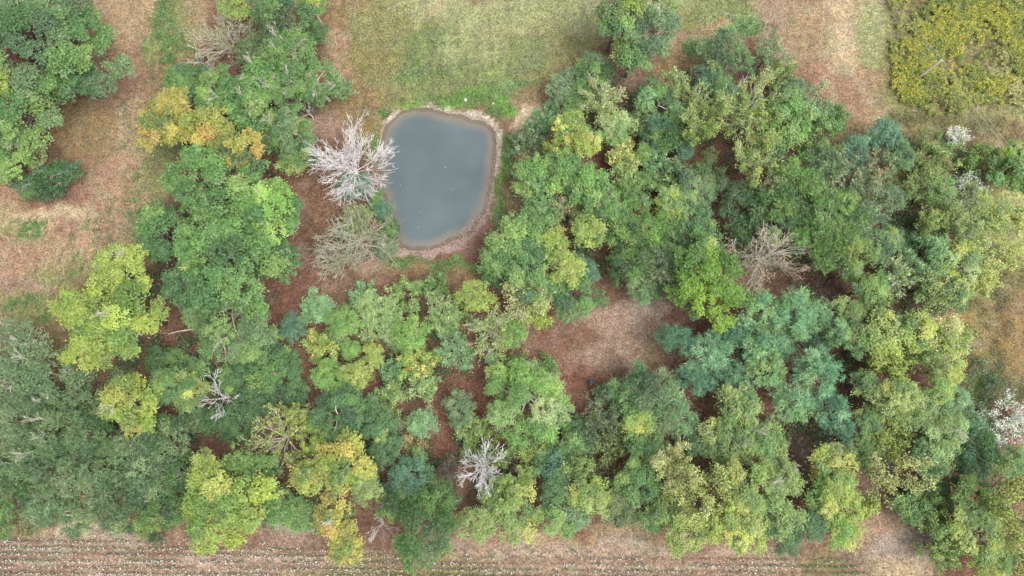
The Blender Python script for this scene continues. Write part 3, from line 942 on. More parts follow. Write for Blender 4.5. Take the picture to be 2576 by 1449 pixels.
# --- big green left of the pond
T(560, 480, 128, 17, 'oak', 'forest', 'broad bright green tree below the golden trees', dens=1.15)
T(690, 545, 96, 16, 'oak', 'forest', 'bright green tree left of the white bare tree, beside the litter path', mix=('bright', .4), dens=1.1, bare=1)
T(590, 660, 132, 18, 'oak', 'forest', 'tall lumpy bright green tree at the heart of the left grove', dens=1.2, mix=('green', .3))
T(425, 590, 80, 11, 'oak', 'deep', 'darker green tree at the left flank of the broad green trees', mix=('green', .5))
T(700, 660, 66, 13, 'oak', 'deep', 'darker green crown overhanging the litter path near the pond')
T(490, 720, 60, 12, 'oak', 'deep', 'deep green crown between the lumpy tree and the yellow green tree')
T(590, 800, 118, 13, 'soft', 'green', 'spreading green tree below the lumpy bright green tree', bare=2, mix=('dusty', .4))
T(640, 850, 60, 10, 'soft', 'dusty', 'dusty green low crown at the litter path bend')
T(510, 790, 40, 10, 'soft', 'green', 'small green crown by the pale fallen limb')
# --- yellow green left
T(320, 690, 82, 12, 'oak', 'yellowgreen', 'pale yellow green tree left of the lumpy green tree', bare=1, barebark='pale')
T(230, 790, 66, 13, 'oak', 'yellow', 'yellow lobe leaning over the brown grass at left', mix=('yellowgreen', .5))
T(350, 800, 96, 14, 'oak', 'yellowgreen', 'large yellow green tree with pale limbs left of the red litter gap', bare=3, barebark='pale', mix=('yellow', .35))
T(260, 880, 64, 12, 'oak', 'yellow', 'lower yellow tree above the brown gap at left', mix=('yellowgreen', .6))
T(350, 1020, 76, 12, 'oak', 'gold', 'golden yellow tree above the dusty green thicket at left', mix=('yellow', .6), bare=1, barebark='pale')
T(450, 970, 56, 10, 'soft', 'green', 'green tree left of the fallen-looking white bare limb', mix=('olive', .4))
T(495, 990, 50, 9, 'soft', 'olive', 'olive green tree touching the white bare limb', mix=('yellowgreen', .4))
T(548, 1000, 62, 9, 'dead', 'white', 'white bare forked limb standing over dark shrubs at left', n0=5, kids=(7, 5, 2), thick=.62, elev=(20, 50))
T(505, 925, 36, 6, 'soft', 'green', 'small green crown at the lower end of the red litter gap')
# --- dark shrubs left of centre
T(690, 920, 84, 5, 'soft', 'deep', 'dark green low tree left of the sapling grove', mix=('forest', .25))
T(740, 825, 36, 5, 'soft', 'teal', 'small dark teal tree at the top left of the sapling grove')
T(650, 1000, 66, 4, 'soft', 'deep', 'dark shrub mass above the thin yellow-leaved tree')
T(740, 985, 40, 4, 'soft', 'deep', 'dark low shrub beside the narrow strip of red litter')
T(590, 1070, 52, 4, 'soft', 'deep', 'dark low shrub left of the thin yellow-leaved tree')
T(865, 1045, 92, 8, 'soft', 'deep', 'round dark green tree right of the thin yellow-leaved tree', mix=('forest', .35), dens=1.1)
T(940, 1060, 56, 8, 'soft', 'deep', 'dark green tree left of the grey twiggy sapling', mix=('forest', .4))
# --- dusty thicket, lower left
T(60, 880, 86, 10, 'soft', 'greygreen', 'pale grey green tree at left edge with white forked limbs', bare=4, dens=.6, barebark='pale')
T(40, 960, 80, 10, 'soft', 'dusty', 'thin dusty tree at the left edge below the forked limbs', bare=2, dens=.6, barebark='pale')
T(150, 945, 92, 10, 'soft', 'dusty', 'thin green tree with brown ground showing through, left side', bare=4, dens=.55, barebark='pale')
T(215, 1010, 60, 6, 'soft', 'dusty', 'thin low tree left of the golden yellow tree', bare=1, dens=.6)
T(45, 1060, 96, 11, 'feather', 'greygreen', 'pale feathery tree at the left edge of the dusty thicket', bare=1, barebark='pale')
T(140, 1080, 80, 11, 'feather', 'dusty', 'feathery tree with bare twig tips in upper dusty thicket', bare=3, barebark='pale')
T(235, 1090, 78, 9, 'feather', 'dusty', 'dark dusty tree left below the golden yellow tree', mix=('deep', .5))
T(60, 1170, 80, 10, 'feather', 'dusty', 'dusty green tree at left edge in mid thicket')
T(160, 1180, 84, 10, 'feather', 'dusty', 'dusty green tree in the middle of the left thicket', mix=('greygreen', .4))
T(270, 1180, 84, 10, 'feather', 'dusty', 'dusty green tree centred in the left thicket below the golden tree', mix=('greygreen', .3))
T(350, 1120, 72, 10, 'feather', 'dusty', 'dusty green tree directly below the golden yellow tree', mix=('greygreen', .3))
T(440, 1110, 66, 9, 'feather', 'dusty', 'dusty green tree left of the dark shrub mass', mix=('deep', .3))
T(380, 1200, 76, 10, 'feather', 'greygreen', 'grey green feathery tree left of the big yellow tree', mix=('dusty', .5))
T(460, 1190, 54, 9, 'feather', 'deep', 'darker feathery tree touching the big yellow tree at left')
T(30, 1245, 66, 8, 'feather', 'dusty', 'dusty tree at left edge just above the cotton field', mix=('green', .3))
T(130, 1265, 66, 8, 'feather', 'greygreen', 'grey green tree above the bare sandy corner of the cotton field')
T(215, 1285, 62, 8, 'feather', 'dusty', 'dusty tree edging the sandy patch of the cotton field', mix=('brownleaf', .15))
T(300, 1280, 66, 8, 'feather', 'dusty', 'dusty tree at thicket front with bare earth below it', mix=('brownleaf', .2))
T(395, 1290, 70, 8, 'feather', 'green', 'greener tree at the thicket front left of the big yellow tree', mix=('dusty', .5))
T(470, 1280, 44, 7, 'feather', 'green', 'small green tree tucked against the big yellow tree')
T(20, 1320, 34, 5, 'feather', 'green', 'small green tree at the left edge on the field margin')
T(75, 1312, 36, 3.5, 'airy', 'brownleaf', 'small brownish thin tree on the pale field margin at left', leaves=16)
# --- yellow trees, bottom
T(575, 1265, 122, 15, 'oak', 'yellow', 'big bright yellow tree overhanging the cotton field', bare=3, barebark='grey', mix=('yellowgreen', .3), dens=1.1)
T(540, 1185, 56, 12, 'soft', 'yellowgreen', 'upper yellow green part-bare crown behind the big yellow tree', bare=2, barebark='grey')
T(708, 1100, 86, 9, 'twig', 'yellow', 'thin round tree with small yellow leaves on bare grey limbs', leaves=6, bark='pale', leaf=(.32, .24), thick=1.0)
T(755, 1045, 34, 7, 'twig', 'yellowgreen', 'small thin yellow-leaved shoot beside the narrow red litter strip', leaves=6, bark='pale')
T(660, 1195, 60, 10, 'soft', 'forest', 'green crown between the big yellow tree and the thin yellow-leaved tree')
T(715, 1265, 52, 9, 'soft', 'forest', 'green tree right of the big yellow tree at the wood edge')
T(770, 1295, 46, 8, 'soft', 'green', 'green tree left of the orange-gold tree near cotton field')
T(790, 1195, 50, 11, 'oak', 'gold', 'left gold crown of the bottom golden pair', mix=('yellow', .4))
T(870, 1165, 82, 12, 'oak', 'yellow', 'broad gold green crown of the bottom golden pair', mix=('gold', .45), dens=1.05)
T(925, 1215, 48, 10, 'soft', 'olive', 'olive tree right of the bottom golden pair')
T(800, 1120, 30, 8, 'soft', 'yellow', 'small yellow crown just right of the thin yellow-leaved tree')
T(850, 1290, 58, 11, 'oak', 'gold', 'orange gold tree above the cotton field', mix=('orange', .5), bare=1, barebark='white')
T(875, 1360, 50, 10, 'oak', 'orange', 'lowest orange gold crown reaching over the cotton rows', mix=('gold', .5))
T(955, 1325, 46, 6, 'dead', 'white', 'small bleached dead tree beside the orange gold tree', n0=6, kids=(5, 4), bark='white')
# --- sapling grove
T(800, 775, 50, 5.5, 'soft', 'sage', 'sage green sapling at the top left of the sapling grove', dens=.8)
T(868, 808, 44, 6, 'soft', 'bright', 'bright green sapling right of the sage one', dens=.95)
T(955, 790, 64, 5, 'soft', 'pale', 'broad pale grey green sapling in the upper sapling grove', dens=.8)
T(1035, 742, 50, 4.5, 'airy', 'pale', 'thin pale sapling below the pond on brown grass', leaves=14, pal2='bright', share2=.3)
T(1105, 790, 52, 5.5, 'airy', 'pale', 'pale sapling with light branches fanning from its centre', leaves=12, bark='pale')
T(1195, 748, 50, 7, 'soft', 'yellowgreen', 'yellow green sapling below the pond corner', dens=.9)
T(1245, 690, 40, 5, 'soft', 'deep', 'small dark shrub by the lower right of the pond')
T(1038, 838, 50, 6.5, 'soft', 'bright', 'bright lime sapling at the centre of the grove', dens=1.05)
T(985, 838, 30, 4.5, 'soft', 'pale', 'small pale sapling left of the bright lime one')
T(805, 870, 44, 5.5, 'airy', 'spotted', 'olive speckled sapling on the left side of the grove', leaves=15)
T(885, 882, 28, 4.5, 'soft', 'bright', 'very small green sapling on red litter, left grove')
T(943, 893, 31, 5, 'soft', 'yellowgreen', 'small round yellow green sapling on red litter')
T(1038, 903, 44, 5.5, 'airy', 'spotted', 'pale sapling speckled with yellow leaves in the grove', leaves=20, leaf=(.32, .22))
T(930, 845, 24, 3.5, 'twig', 'spotted', 'tiny half bare grey sapling amid the grove', bark='white')
T(1000, 870, 26, 3.5, 'twig', 'pale', 'tiny twiggy sapling left of the yellow speckled one', bark='pink')
T(830, 948, 46, 6, 'soft', 'bright', 'fresh green sapling at the left edge beside the litter strip', dens=1.0)
T(903, 942, 42, 6.5, 'soft', 'yellowgreen', 'yellowish sapling lower left in the grove', dens=.9)
T(860, 990, 40, 5, 'soft', 'green', 'green sapling above the round dark green tree')
T(985, 995, 46, 5, 'airy', 'pale', 'pale olive sapling left of the red litter opening', leaves=16, pal2='olive', share2=.4)
T(1070, 965, 48, 5, 'airy', 'pale', 'pale wispy sapling in the lower grove', leaves=15)
T(1100, 900, 22, 4, 'airy', 'spotted', 'tiny yellowish twiggy sapling beside the red litter', leaves=10)
T(1150, 885, 46, 6, 'airy', 'sage', 'sapling with white branches radiating, edge of red litter', leaves=11, bark='pale', thick=1.1)
T(1232, 825, 72, 8, 'willow', 'pale', 'pale green tree with cream limbs pointing down, above the litter', bark='pale', leaves=10, pal2='yellowgreen', share2=.4)
T(1290, 838, 40, 6, 'soft', 'bright', 'fresh green crown right of the cream-limbed tree', dens=.9)
T(1236, 900, 20, 3.5, 'soft', 'sage', 'tiny sage sapling alone on the red litter')
T(1318, 750, 64, 9, 'willow', 'paleyellow', 'pale yellow branchy tree below the bright trees east of the pond', bark='pale', leaves=10)
T(1350, 800, 34, 6, 'airy', 'yellowgreen', 'thin yellow green tip at the corner of the clearing', leaves=12)
T(1065, 1065, 43, 5, 'soft', 'sage', 'round pale green sapling at lower edge of the litter opening', dens=.9)
T(1012, 1075, 26, 4, 'twig', 'brownleaf', 'grey twiggy sapling left of the round pale one', bark='pink')
T(1155, 1025, 48, 5.5, 'soft', 'dusty', 'grey green sapling left of the big round green tree', dens=.8)
T(1180, 1075, 34, 4.5, 'airy', 'pale', 'pale low sapling under the grey green one', leaves=12)
T(1320, 1005, 124, 10, 'soft', 'bright', 'big round bright green tree at the red litter opening', dens=1.35, mix=('pale', .3))
T(1290, 925, 34, 5, 'airy', 'green', 'thin green sapling above the big round green tree', leaves=12)
T(1210, 1110, 50, 4.5, 'airy', 'olive', 'wispy olive sapling below the big round green tree', leaves=14)
T(1300, 1170, 72, 7, 'airy', 'olive', 'airy olive tree right of the two dead grey trees', leaves=13, kids=(6, 5), pal2='yellowgreen', share2=.3)
T(1365, 1122, 40, 5, 'soft', 'deep', 'dark green tree under the big round green one', mix=('green', .4))
T(1132, 1182, 46, 9, 'dead', 'white', 'smaller pinkish dead tree, left of the dead pair', bark='pink', n0=15, kids=(6, 4, 2), thick=.6, twig_min=.02)
T(1213, 1180, 68, 11, 'dead', 'white', 'larger white dead tree, right of the dead pair', n0=16, kids=(7, 5, 2), thick=.6, twig_min=.02)
T(1035, 1110, 40, 4.5, 'airy', 'tanleaf', 'tan thin shrub left of the dead pair', leaves=10)
# --- around the pond
T(884, 418, 108, 10, 'dead', 'white', 'big white bare tree leaning over the pond edge', n0=19, kids=(8, 5, 3), thick=.56, elev=(10, 74), twig_min=.021, wob=.13)
T(895, 465, 44, 2.2, 'bush', 'teal', 'teal shrub growing under the big white bare tree', dens=.8)
T(892, 602, 98, 8, 'twig', 'brownleaf', 'grey half bare tree on the left pond bank', leaves=5, pal2='greygreen', share2=.5, bark='pale')
T(855, 650, 62, 6, 'twig', 'tanleaf', 'smaller greyish half bare tree left below the pond', leaves=4, pal2='greygreen', share2=.5, bark='pale')
T(905, 560, 44, 6, 'twig', 'olive', 'olive tinged half bare tree under the big white tree', leaves=8, bark='pale')
T(962, 530, 28, 3, 'bush', 'teal', 'teal shrub at the waterline below the white bare tree')
T(980, 575, 30, 3, 'bush', 'green', 'green shrub hanging over the pond water at its left', mix=('deep', .5))
T(968, 620, 34, 3, 'bush', 'greygreen', 'grey green shrub at the lower left corner of the pond')
T(945, 500, 22, 2, 'bush', 'green', 'small grass green shrub against the pale bank')
# --- east of the pond
T(1298, 604, 82, 10, 'oak', 'forest', 'green tree overhanging the lower right pond bank', mix=('green', .4))
T(1252, 656, 48, 8, 'oak', 'green', 'green tree nearest the lower right pond shore')
T(1335, 690, 84, 10, 'oak', 'green', 'green tree between pond corner and yellow crowns', mix=('deep', .3))
T(1440, 735, 72, 8, 'soft', 'forest', 'green tree at the top edge of the brown clearing', mix=('deep', .4))
T(1465, 680, 40, 6, 'soft', 'teal', 'dark teal tree behind the yellow crowns')
T(1395, 620, 38, 10, 'oak', 'yellow', 'small lemon crown left of the larger lemon tree', mix=('yellowgreen', .5))
T(1476, 590, 46, 11, 'oak', 'yellow', 'round lemon yellow tree east of the pond', mix=('yellowgreen', .5))
T(1422, 680, 46, 10, 'oak', 'yellowgreen', 'lower yellow green crown of the lemon trees')
T(1430, 525, 44, 8, 'willow', 'pale', 'pale greyish tree above the lemon trees', leaves=11, pal2='tanleaf', share2=.4)
T(1360, 545, 54, 9, 'oak', 'green', 'green tree above the overhanging pond bank tree')
T(1345, 460, 62, 9, 'oak', 'forest', 'green tree nearest the bright grass strip by the pond')
T(1410, 440, 66, 10, 'oak', 'bright', 'bright green tree right of the sandy strip', mix=('forest', .5))
T(1475, 470, 60, 11, 'oak', 'forest', 'bright green lumpy tree mid east of the pond', mix=('bright', .4))
T(1520, 520, 52, 10, 'soft', 'forest', 'green tree right above the round lemon tree')
T(1330, 350, 52, 5, 'airy', 'greygreen', 'wispy grey shrub at the edge of the sandy ground', leaves=15)
T(1362, 300, 36, 4, 'airy', 'sage', 'faint sage shrub on dry grass above the wispy grey one', leaves=13)
T(1430, 330, 52, 9, 'soft', 'yellowgreen', 'yellow green tree near the sandy ground', mix=('bright', .4))
T(1470, 375, 40, 10, 'soft', 'yellow', 'yellowish crown below the pale frothy tree', mix=('yellowgreen', .6))
T(1405, 385, 44, 8, 'airy', 'yellowgreen', 'thin speckled tree above the bright green tree', leaves=16)
T(1425, 220, 56, 6, 'soft', 'greygreen', 'soft grey green tree at the field edge', dens=.75)
T(1490, 190, 60, 7, 'soft', 'green', 'soft green tree under the big dark top tree', dens=.8, mix=('dusty', .5))
T(1445, 270, 44, 6, 'soft', 'green', 'low green tree left of the pale frothy tree', dens=.85)
T(1515, 260, 58, 9, 'willow', 'paleyellow', 'pale frothy yellow green tree with light twigs', leaves=13, pal2='pale', share2=.5)
T(1545, 330, 50, 8, 'soft', 'pale', 'pale green tree below the frothy one', dens=.9, mix=('bright', .4))
T(1600, 320, 36, 5, 'twig', 'pale', 'grey half bare sapling over red litter, east wood', leaves=7, bark='pale')
T(1570, 395, 42, 6.5, 'airy', 'paleyellow', 'cream yellow sapling standing over red litter', leaves=16, leaf=(.34, .24))
T(1618, 390, 28, 6, 'soft', 'bright', 'small bright crown right of the cream yellow sapling')
T(1575, 450, 38, 5.5, 'airy', 'pale', 'pale sapling on red litter below the cream yellow one', leaves=14)
T(1650, 410, 40, 6, 'airy', 'sage', 'sage sapling at right of the red litter patch', leaves=15)
T(1620, 455, 28, 5, 'soft', 'green', 'small green sapling between two pale ones on litter')
T(1655, 465, 32, 5, 'airy', 'pale', 'wispy white green sapling right of the litter patch', leaves=12, bark='white')
T(1690, 515, 50, 8, 'soft', 'pale', 'rounded pale green tree right of the eastern litter patch', mix=('yellowgreen', .4))
T(1590, 525, 56, 8, 'feather', 'green', 'feathery green tree below the pale saplings', mix=('greygreen', .3))
T(1560, 590, 56, 9, 'feather', 'green', 'feathery green tree right of the round lemon tree', mix=('deep', .4))
T(1640, 590, 58, 9, 'feather', 'green', 'fresh feathery tree with fingered shoots, centre east', mix=('bright', .5))
T(1580, 670, 66, 8, 'feather', 'dusty', 'dusty feathery tree left above the brown clearing', mix=('green', .4))
T(1665, 670, 72, 9, 'feather', 'greygreen', 'grey green feathery tree at the top of the clearing', mix=('dusty', .5))
T(1620, 725, 48, 6, 'feather', 'sage', 'low sage tree fringing the top of the clearing')
T(1740, 480, 56, 8, 'soft', 'dusty', 'dusty green tree below the brownish airy one, east wood', mix=('green', .4))
T(1745, 560, 60, 8, 'soft', 'green', 'green tree above the vivid lime tree', mix=('deep', .4))
T(1720, 610, 40, 7, 'soft', 'deep', 'dark green tree touching the vivid lime tree on its left')
# --- top right of centre
T(1545, 70, 62, 13, 'oak', 'darkolive', 'dark olive side of the big tree at the top edge', mix=('green', .3))
T(1583, 22, 42, 14, 'oak', 'yellow', 'yellow topped crown at the top edge above the dark olive tree', mix=('olive', .4))
T(1635, 95, 70, 13, 'soft', 'dusty', 'greyish green rounded crown right of the dark olive one', bare=1, mix=('greygreen', .5))
T(1590, 150, 56, 11, 'oak', 'deep', 'deep green lower crown of the big top tree', mix=('green', .4))
T(1660, 40, 40, 9, 'airy', 'pale', 'thin pale fringe tree right of the big top tree', leaves=14)
T(1650, 270, 66, 8, 'soft', 'sage', 'sage green tree with pale top, north of the red litter', mix=('green', .4))
T(1700, 235, 52, 8, 'airy', 'pale', 'pale airy tree left of the branchy lime tree', leaves=17)
T(1660, 340, 56, 8, 'feather', 'green', 'soft green feathery tree above the sage sapling', mix=('teal', .3))
T(1825, 150, 78, 9, 'feather', 'dusty', 'grey green feathery tree below the mint grass', mix=('greygreen', .4))
T(1785, 205, 44, 7, 'soft', 'teal', 'dark teal tree below left of the grey green feathery one')
T(1930, 140, 56, 7, 'airy', 'greygreen', 'ghostly grey airy tree at the edge of dry grass', leaves=13, bark='grey')
T(1960, 195, 48, 7, 'airy', 'olive', 'yellowish airy tree above the branchy lime tree', leaves=16)
T(1880, 270, 92, 13, 'willow', 'yellowgreen', 'large branchy lime tree with a white broken top', bark='pale', leaves=16, pal2='bright', share2=.4)
T(1845, 225, 30, 13, 'dead', 'white', 'white broken treetop sticking out of the lime tree', n0=4, kids=(4, 3), elev=(45, 85))
T(1900, 395, 80, 13, 'willow', 'yellowgreen', 'lower yellow green crown of the branchy lime tree', leaves=18, pal2='bright', share2=.35)
T(1970, 310, 78, 11, 'oak', 'green', 'green tree right of the branchy lime tree', mix=('bright', .5))
T(1760, 310, 62, 11, 'willow', 'yellowgreen', 'yellow green boughs reaching left over dark ground', leaves=17, pal2='bright', share2=.5)
T(1820, 250, 44, 9, 'soft', 'green', 'green crown left of the white broken treetop')
T(1990, 240, 44, 7, 'soft', 'dusty', 'dusty tree between lime tree and dry grass')
T(2050, 290, 58, 8, 'airy', 'sage', 'thin sage tree by the pink stubble', leaves=18)
T(2050, 360, 60, 8, 'airy', 'olive', 'wispy olive tree right of the lime crowns', leaves=20, pal2='green', share2=.4)
T(2095, 300, 36, 6, 'airy', 'green', 'small wispy tree fringing the pink stubble', leaves=16)
T(1775, 430, 52, 7, 'twig', 'olive', 'brownish airy tree below the reaching yellow boughs', leaves=9, pal2='dusty', share2=.5)
T(1720, 380, 30, 5, 'soft', 'teal', 'small dark teal tree in the shade left of the lime boughs')
# --- middle east
T(2000, 480, 96, 12, 'feather', 'green', 'big feathery green tree below the lime crowns', mix=('dusty', .5))
T(1935, 545, 70, 11, 'feather', 'dusty', 'dusty feathery tree above the tan bare tree', mix=('green', .5))
T(2080, 560, 92, 12, 'feather', 'green', 'big feathery tree mid east, right of its twin', mix=('olive', .25))
T(1860, 520, 60, 9, 'feather', 'dusty', 'dusty tree left of the big feathery pair', mix=('teal', .3))
T(1860, 590, 44, 8, 'feather', 'deep', 'darker tree above the tan bare tree at its left')
T(2060, 420, 52, 10, 'feather', 'dusty', 'feathery dusty crown under the wispy olive tree')
T(2145, 470, 84, 10, 'airy', 'greygreen', 'silvery grey airy tree left of the dark lane', leaves=22, kids=(7, 5), pal2='tanleaf', share2=.25)
T(2160, 545, 58, 9, 'airy', 'greygreen', 'second silvery airy tree below the first', leaves=22)
T(2145, 385, 50, 7, 'soft', 'teal', 'dark bluish shrub tree at the corner of the stubble')
T(2215, 350, 56, 7, 'soft', 'teal', 'bluish green tree at the south tip of dry grass', mix=('bluegreen', .4))
T(2200, 420, 44, 7, 'twig', 'tanleaf', 'grey brown twiggy tree right of the silvery one', leaves=9, bark='pink')
T(2250, 395, 48, 7, 'soft', 'deep', 'deep green tree left of the weedy slope', mix=('olive', .3))
T(2130, 640, 66, 10, 'feather', 'dusty', 'dusty tree with olive tips above the dark gap', mix=('olive', .4))
T(2060, 650, 46, 9, 'feather', 'green', 'green tree right of the tan bare tree')
T(2200, 620, 50, 8, 'soft', 'dusty', 'dusty green tree left of the yellow-leaved bush by the lane', mix=('green', .4))
T(2238, 600, 34, 6, 'soft', 'yellow', 'small yellow-leaved bush at the dark lane', mix=('dusty', .5))
T(1920, 645, 96, 14, 'twig', 'tanleaf', 'tan bare tree with a few leaves right of the vivid lime tree', leaves=3, bark='pale', kids=(7, 6), n0=14)
T(1780, 715, 108, 13, 'oak', 'lime', 'vivid lime green tree', dens=1.15, mix=('lime', .01))
T(1770, 630, 52, 10, 'oak', 'lime', 'upper crown of vivid lime leaves shaded by green trees', mix=('forest', .5))
T(2130, 690, 26, 5, 'soft', 'bright', 'tiny bright green tree in the dark gap')
T(2010, 715, 40, 4, 'dead', 'white', 'small brown dead brush in the dark gap', bark='pink', n0=8, kids=(4, 3))
T(2070, 720, 44, 4, 'dead', 'white', 'brown leaning dead brush right in the dark gap', bark='brown', n0=8, kids=(4, 3))
# --- pines
T(1700, 850, 50, 8, 'pine', 'teal', 'teal pine at the right edge of the clearing')
T(1775, 885, 62, 9, 'pine', 'bluegreen', 'blue green pine with long needles below the vivid lime tree')
T(1740, 955, 46, 8, 'pine', 'teal', 'bluish pine nearest the grey green round tree')
T(1830, 840, 50, 8, 'pine', 'teal', 'shaded teal pine under the vivid lime tree')
T(1905, 780, 58, 10, 'pine', 'sage', 'sage pine right of the vivid lime tree', mix=('bluegreen', .4))
T(1985, 800, 66, 11, 'pine', 'sage', 'pale sage pine below the dark gap', mix=('bluegreen', .4))
T(1900, 860, 56, 9, 'pine', 'sage', 'sage pine in the middle of the pine stand', mix=('bluegreen', .5))
T(1922, 930, 52, 9, 'pine', 'sage', 'pale pine between two brown needle gaps', mix=('pale', .3))
T(2040, 935, 66, 11, 'pine', 'sage', 'big rounded sage pine at right of the stand', mix=('bluegreen', .5))
T(1985, 1010, 58, 10, 'pine', 'bluegreen', 'blue green pine at the bottom of the stand', mix=('sage', .5))
T(2080, 1030, 52, 9, 'pine', 'bluegreen', 'blue green pine by the lower dark hollow', mix=('teal', .3))
T(2050, 870, 38, 7, 'pine', 'teal', 'dark teal pine behind the big rounded sage pine')
T(2095, 840, 38, 9, 'pine', 'sage', 'narrow sage pine left of the yellow green row', mix=('green', .4))
T(2110, 1075, 38, 8, 'pine', 'teal', 'lowest teal pine of the stand')
# --- east edge
T(2410, 345, 28, 3, 'flower', 'white', 'small white flowering shrub near the power lines', leaves=9, pal2='pale', share2=.25)
T(2432, 470, 48, 5, 'flower', 'white', 'white flowering shrub left of the olive green tree at right', pal2='pale', share2=.45)
T(2535, 1070, 70, 6, 'flower', 'white', 'big white flowering shrub at the right edge', leaves=12, pal2='green', share2=.2, kids=(6, 5), n0=12)
T(2330, 420, 66, 6, 'airy', 'olive', 'olive airy tree on the weedy slope', leaves=18, pal2='tanleaf', share2=.25)
T(2290, 470, 52, 6, 'twig', 'olive', 'olive half bare tree at the head of the dark lane', leaves=10, bark='grey')
T(2350, 375, 46, 4, 'airy', 'green', 'low thin green tree at the top of the weedy slope', leaves=16)
T(2465, 400, 52, 4.5, 'airy', 'olive', 'low weedy olive tree below the power lines', leaves=17, pal2='bright', share2=.25)
T(2360, 480, 46, 6, 'soft', 'green', 'green tree left of the white flowering shrub', dens=.8, mix=('olive', .5))
T(2540, 430, 66, 8, 'oak', 'lime', 'olive lime round tree at the right edge', mix=('green', .55))
T(2340, 560, 60, 8, 'airy', 'olive', 'airy olive tree right of the dark lane', leaves=20, pal2='yellowgreen', share2=.3)
T(2400, 570, 56, 8, 'willow', 'olive', 'olive tree with a bare silver spray', leaves=12, bark='pale')
T(2470, 545, 60, 7, 'airy', 'pale', 'pale wispy tree right of the silver spray', leaves=19, pal2='yellowgreen', share2=.3)
T(2552, 545, 40, 5, 'airy', 'paleyellow', 'thin pale yellow tree at the right edge below the olive lime one', leaves=14)
T(2320, 640, 56, 8, 'airy', 'sage', 'pale sage airy tree at the foot of the lane', leaves=20)
T(2400, 650, 62, 8, 'soft', 'yellowgreen', 'yellowish green tree in the eastern row', mix=('pale', .5), dens=.9)
T(2465, 640, 52, 7, 'airy', 'paleyellow', 'yellowish airy tree of the eastern row near the right', leaves=14, pal2='pale', share2=.4)
T(2535, 640, 34, 4, 'airy', 'paleyellow', 'low thin yellow fringe shrub at the right edge', leaves=12)
T(2470, 710, 40, 6, 'airy', 'paleyellow', 'yellow airy tree by the rusty weeds', leaves=20)
T(2260, 690, 56, 8, 'willow', 'pale', 'pale tree with white twigs right of the dark gap', bark='white', leaves=13)
T(2180, 730, 52, 8, 'soft', 'forest', 'fresh green tree on the right of the dark gap', mix=('bright', .3))
T(2330, 725, 60, 9, 'willow', 'olive', 'olive tree with grey twigs mid eastern row', leaves=13, bark='grey', pal2='pale', share2=.4)
T(2395, 740, 52, 7, 'soft', 'paleyellow', 'pale yellowish tree at the edge of the rusty weeds', dens=.85, mix=('green', .4))
T(2190, 790, 50, 8, 'willow', 'olive', 'olive tree with twigs above the yellow row', leaves=12, bark='grey')
T(2210, 850, 64, 10, 'oak', 'yellowgreen', 'yellow green tree left in the yellow row', mix=('olive', .4))
T(2285, 835, 54, 10, 'oak', 'yellowgreen', 'yellow green tree second in the yellow row', mix=('yellow', .4))
T(2365, 850, 58, 10, 'oak', 'paleyellow', 'palest yellow tree at right of the yellow row', mix=('yellow', .5), bare=2)
T(2315, 900, 56, 9, 'willow', 'olive', 'olive tree with silver twigs below the yellow row', leaves=14, bark='pale')
T(2230, 925, 52, 9, 'willow', 'yellowgreen', 'yellow green tree by the red needle gap', leaves=14, bark='grey')
T(2370, 935, 46, 8, 'soft', 'yellowgreen', 'small yellow green tree facing the rusty weeds')
T(2340, 985, 40, 8, 'soft', 'yellow', 'bright lemon shrub tree near the rusty weeds', mix=('bright', .4))
T(2395, 1000, 36, 6, 'soft', 'sage', 'small sage tree at the edge of the weeds')
T(2240, 1010, 66, 10, 'soft', 'olive', 'rounded olive tree right of the lowest pines', mix=('yellowgreen', .5))
T(2300, 1035, 50, 9, 'soft', 'olive', 'olive tree below the bright lemon shrub tree', mix=('pale', .4), bare=1, barebark='pale')
T(2355, 1080, 64, 9, 'soft', 'pale', 'pale green tree with twiggy tips, right side', mix=('olive', .4), bare=2, barebark='pale')
T(2240, 1100, 56, 8, 'willow', 'yellowgreen', 'yellowish tree with brown twigs below the olive round one', leaves=11, bark='grey')
T(2340, 1150, 58, 8, 'soft', 'green', 'green tree left of the dark cedar shade at right', mix=('pale', .4))
T(2250, 1190, 80, 13, 'willow', 'paleyellow', 'tree with grey limbs fanned left to right, lower right', leaves=11, bark='grey', thick=1.1)
T(2450, 1120, 72, 7, 'feather', 'deep', 'dark feathery tree left of the big white flowering shrub', mix=('teal', .3))
T(2450, 1050, 48, 5, 'airy', 'dusty', 'wispy dark tree above left of the white flowering shrub', leaves=17)
T(2540, 1160, 48, 6, 'soft', 'green', 'green shrub tree under the big white flowering shrub')
T(2420, 1190, 40, 6, 'soft', 'deep', 'deep green tree in the hollow at lower right')
T(2360, 1240, 46, 6, 'soft', 'deep', 'shaded green tree over the dark hollow', mix=('olive', .4))
T(2430, 1260, 70, 10, 'soft', 'olive', 'olive tree flecked with yellow, lower right', mix=('gold', .2), bare=2, barebark='grey')
T(2510, 1250, 74, 14, 'willow', 'yellowgreen', 'yellow flecked tree with long grey limbs at right edge', leaves=13, bark='grey', pal2='gold', share2=.2, thick=1.05)
T(2350, 1300, 62, 8, 'airy', 'olive', 'thin olive tree right of the pink bare corner', leaves=19, pal2='green', share2=.4)
T(2290, 1270, 50, 6, 'soft', 'green', 'low green tree above the pink bare corner', dens=.8)
T(2450, 1340, 66, 9, 'soft', 'yellowgreen', 'yellow green tree near the bottom right', mix=('olive', .5), bare=1, barebark='pale')
T(2535, 1330, 60, 9, 'willow', 'yellowgreen', 'pale twiggy yellow tree at the right edge, near bottom', leaves=13, bark='pale')
T(2480, 1410, 56, 8, 'soft', 'yellow', 'yellow tree on the bottom edge at right', mix=('olive', .5))
T(2555, 1420, 50, 8, 'soft', 'green', 'green tree in the bottom right corner', mix=('gold', .25))
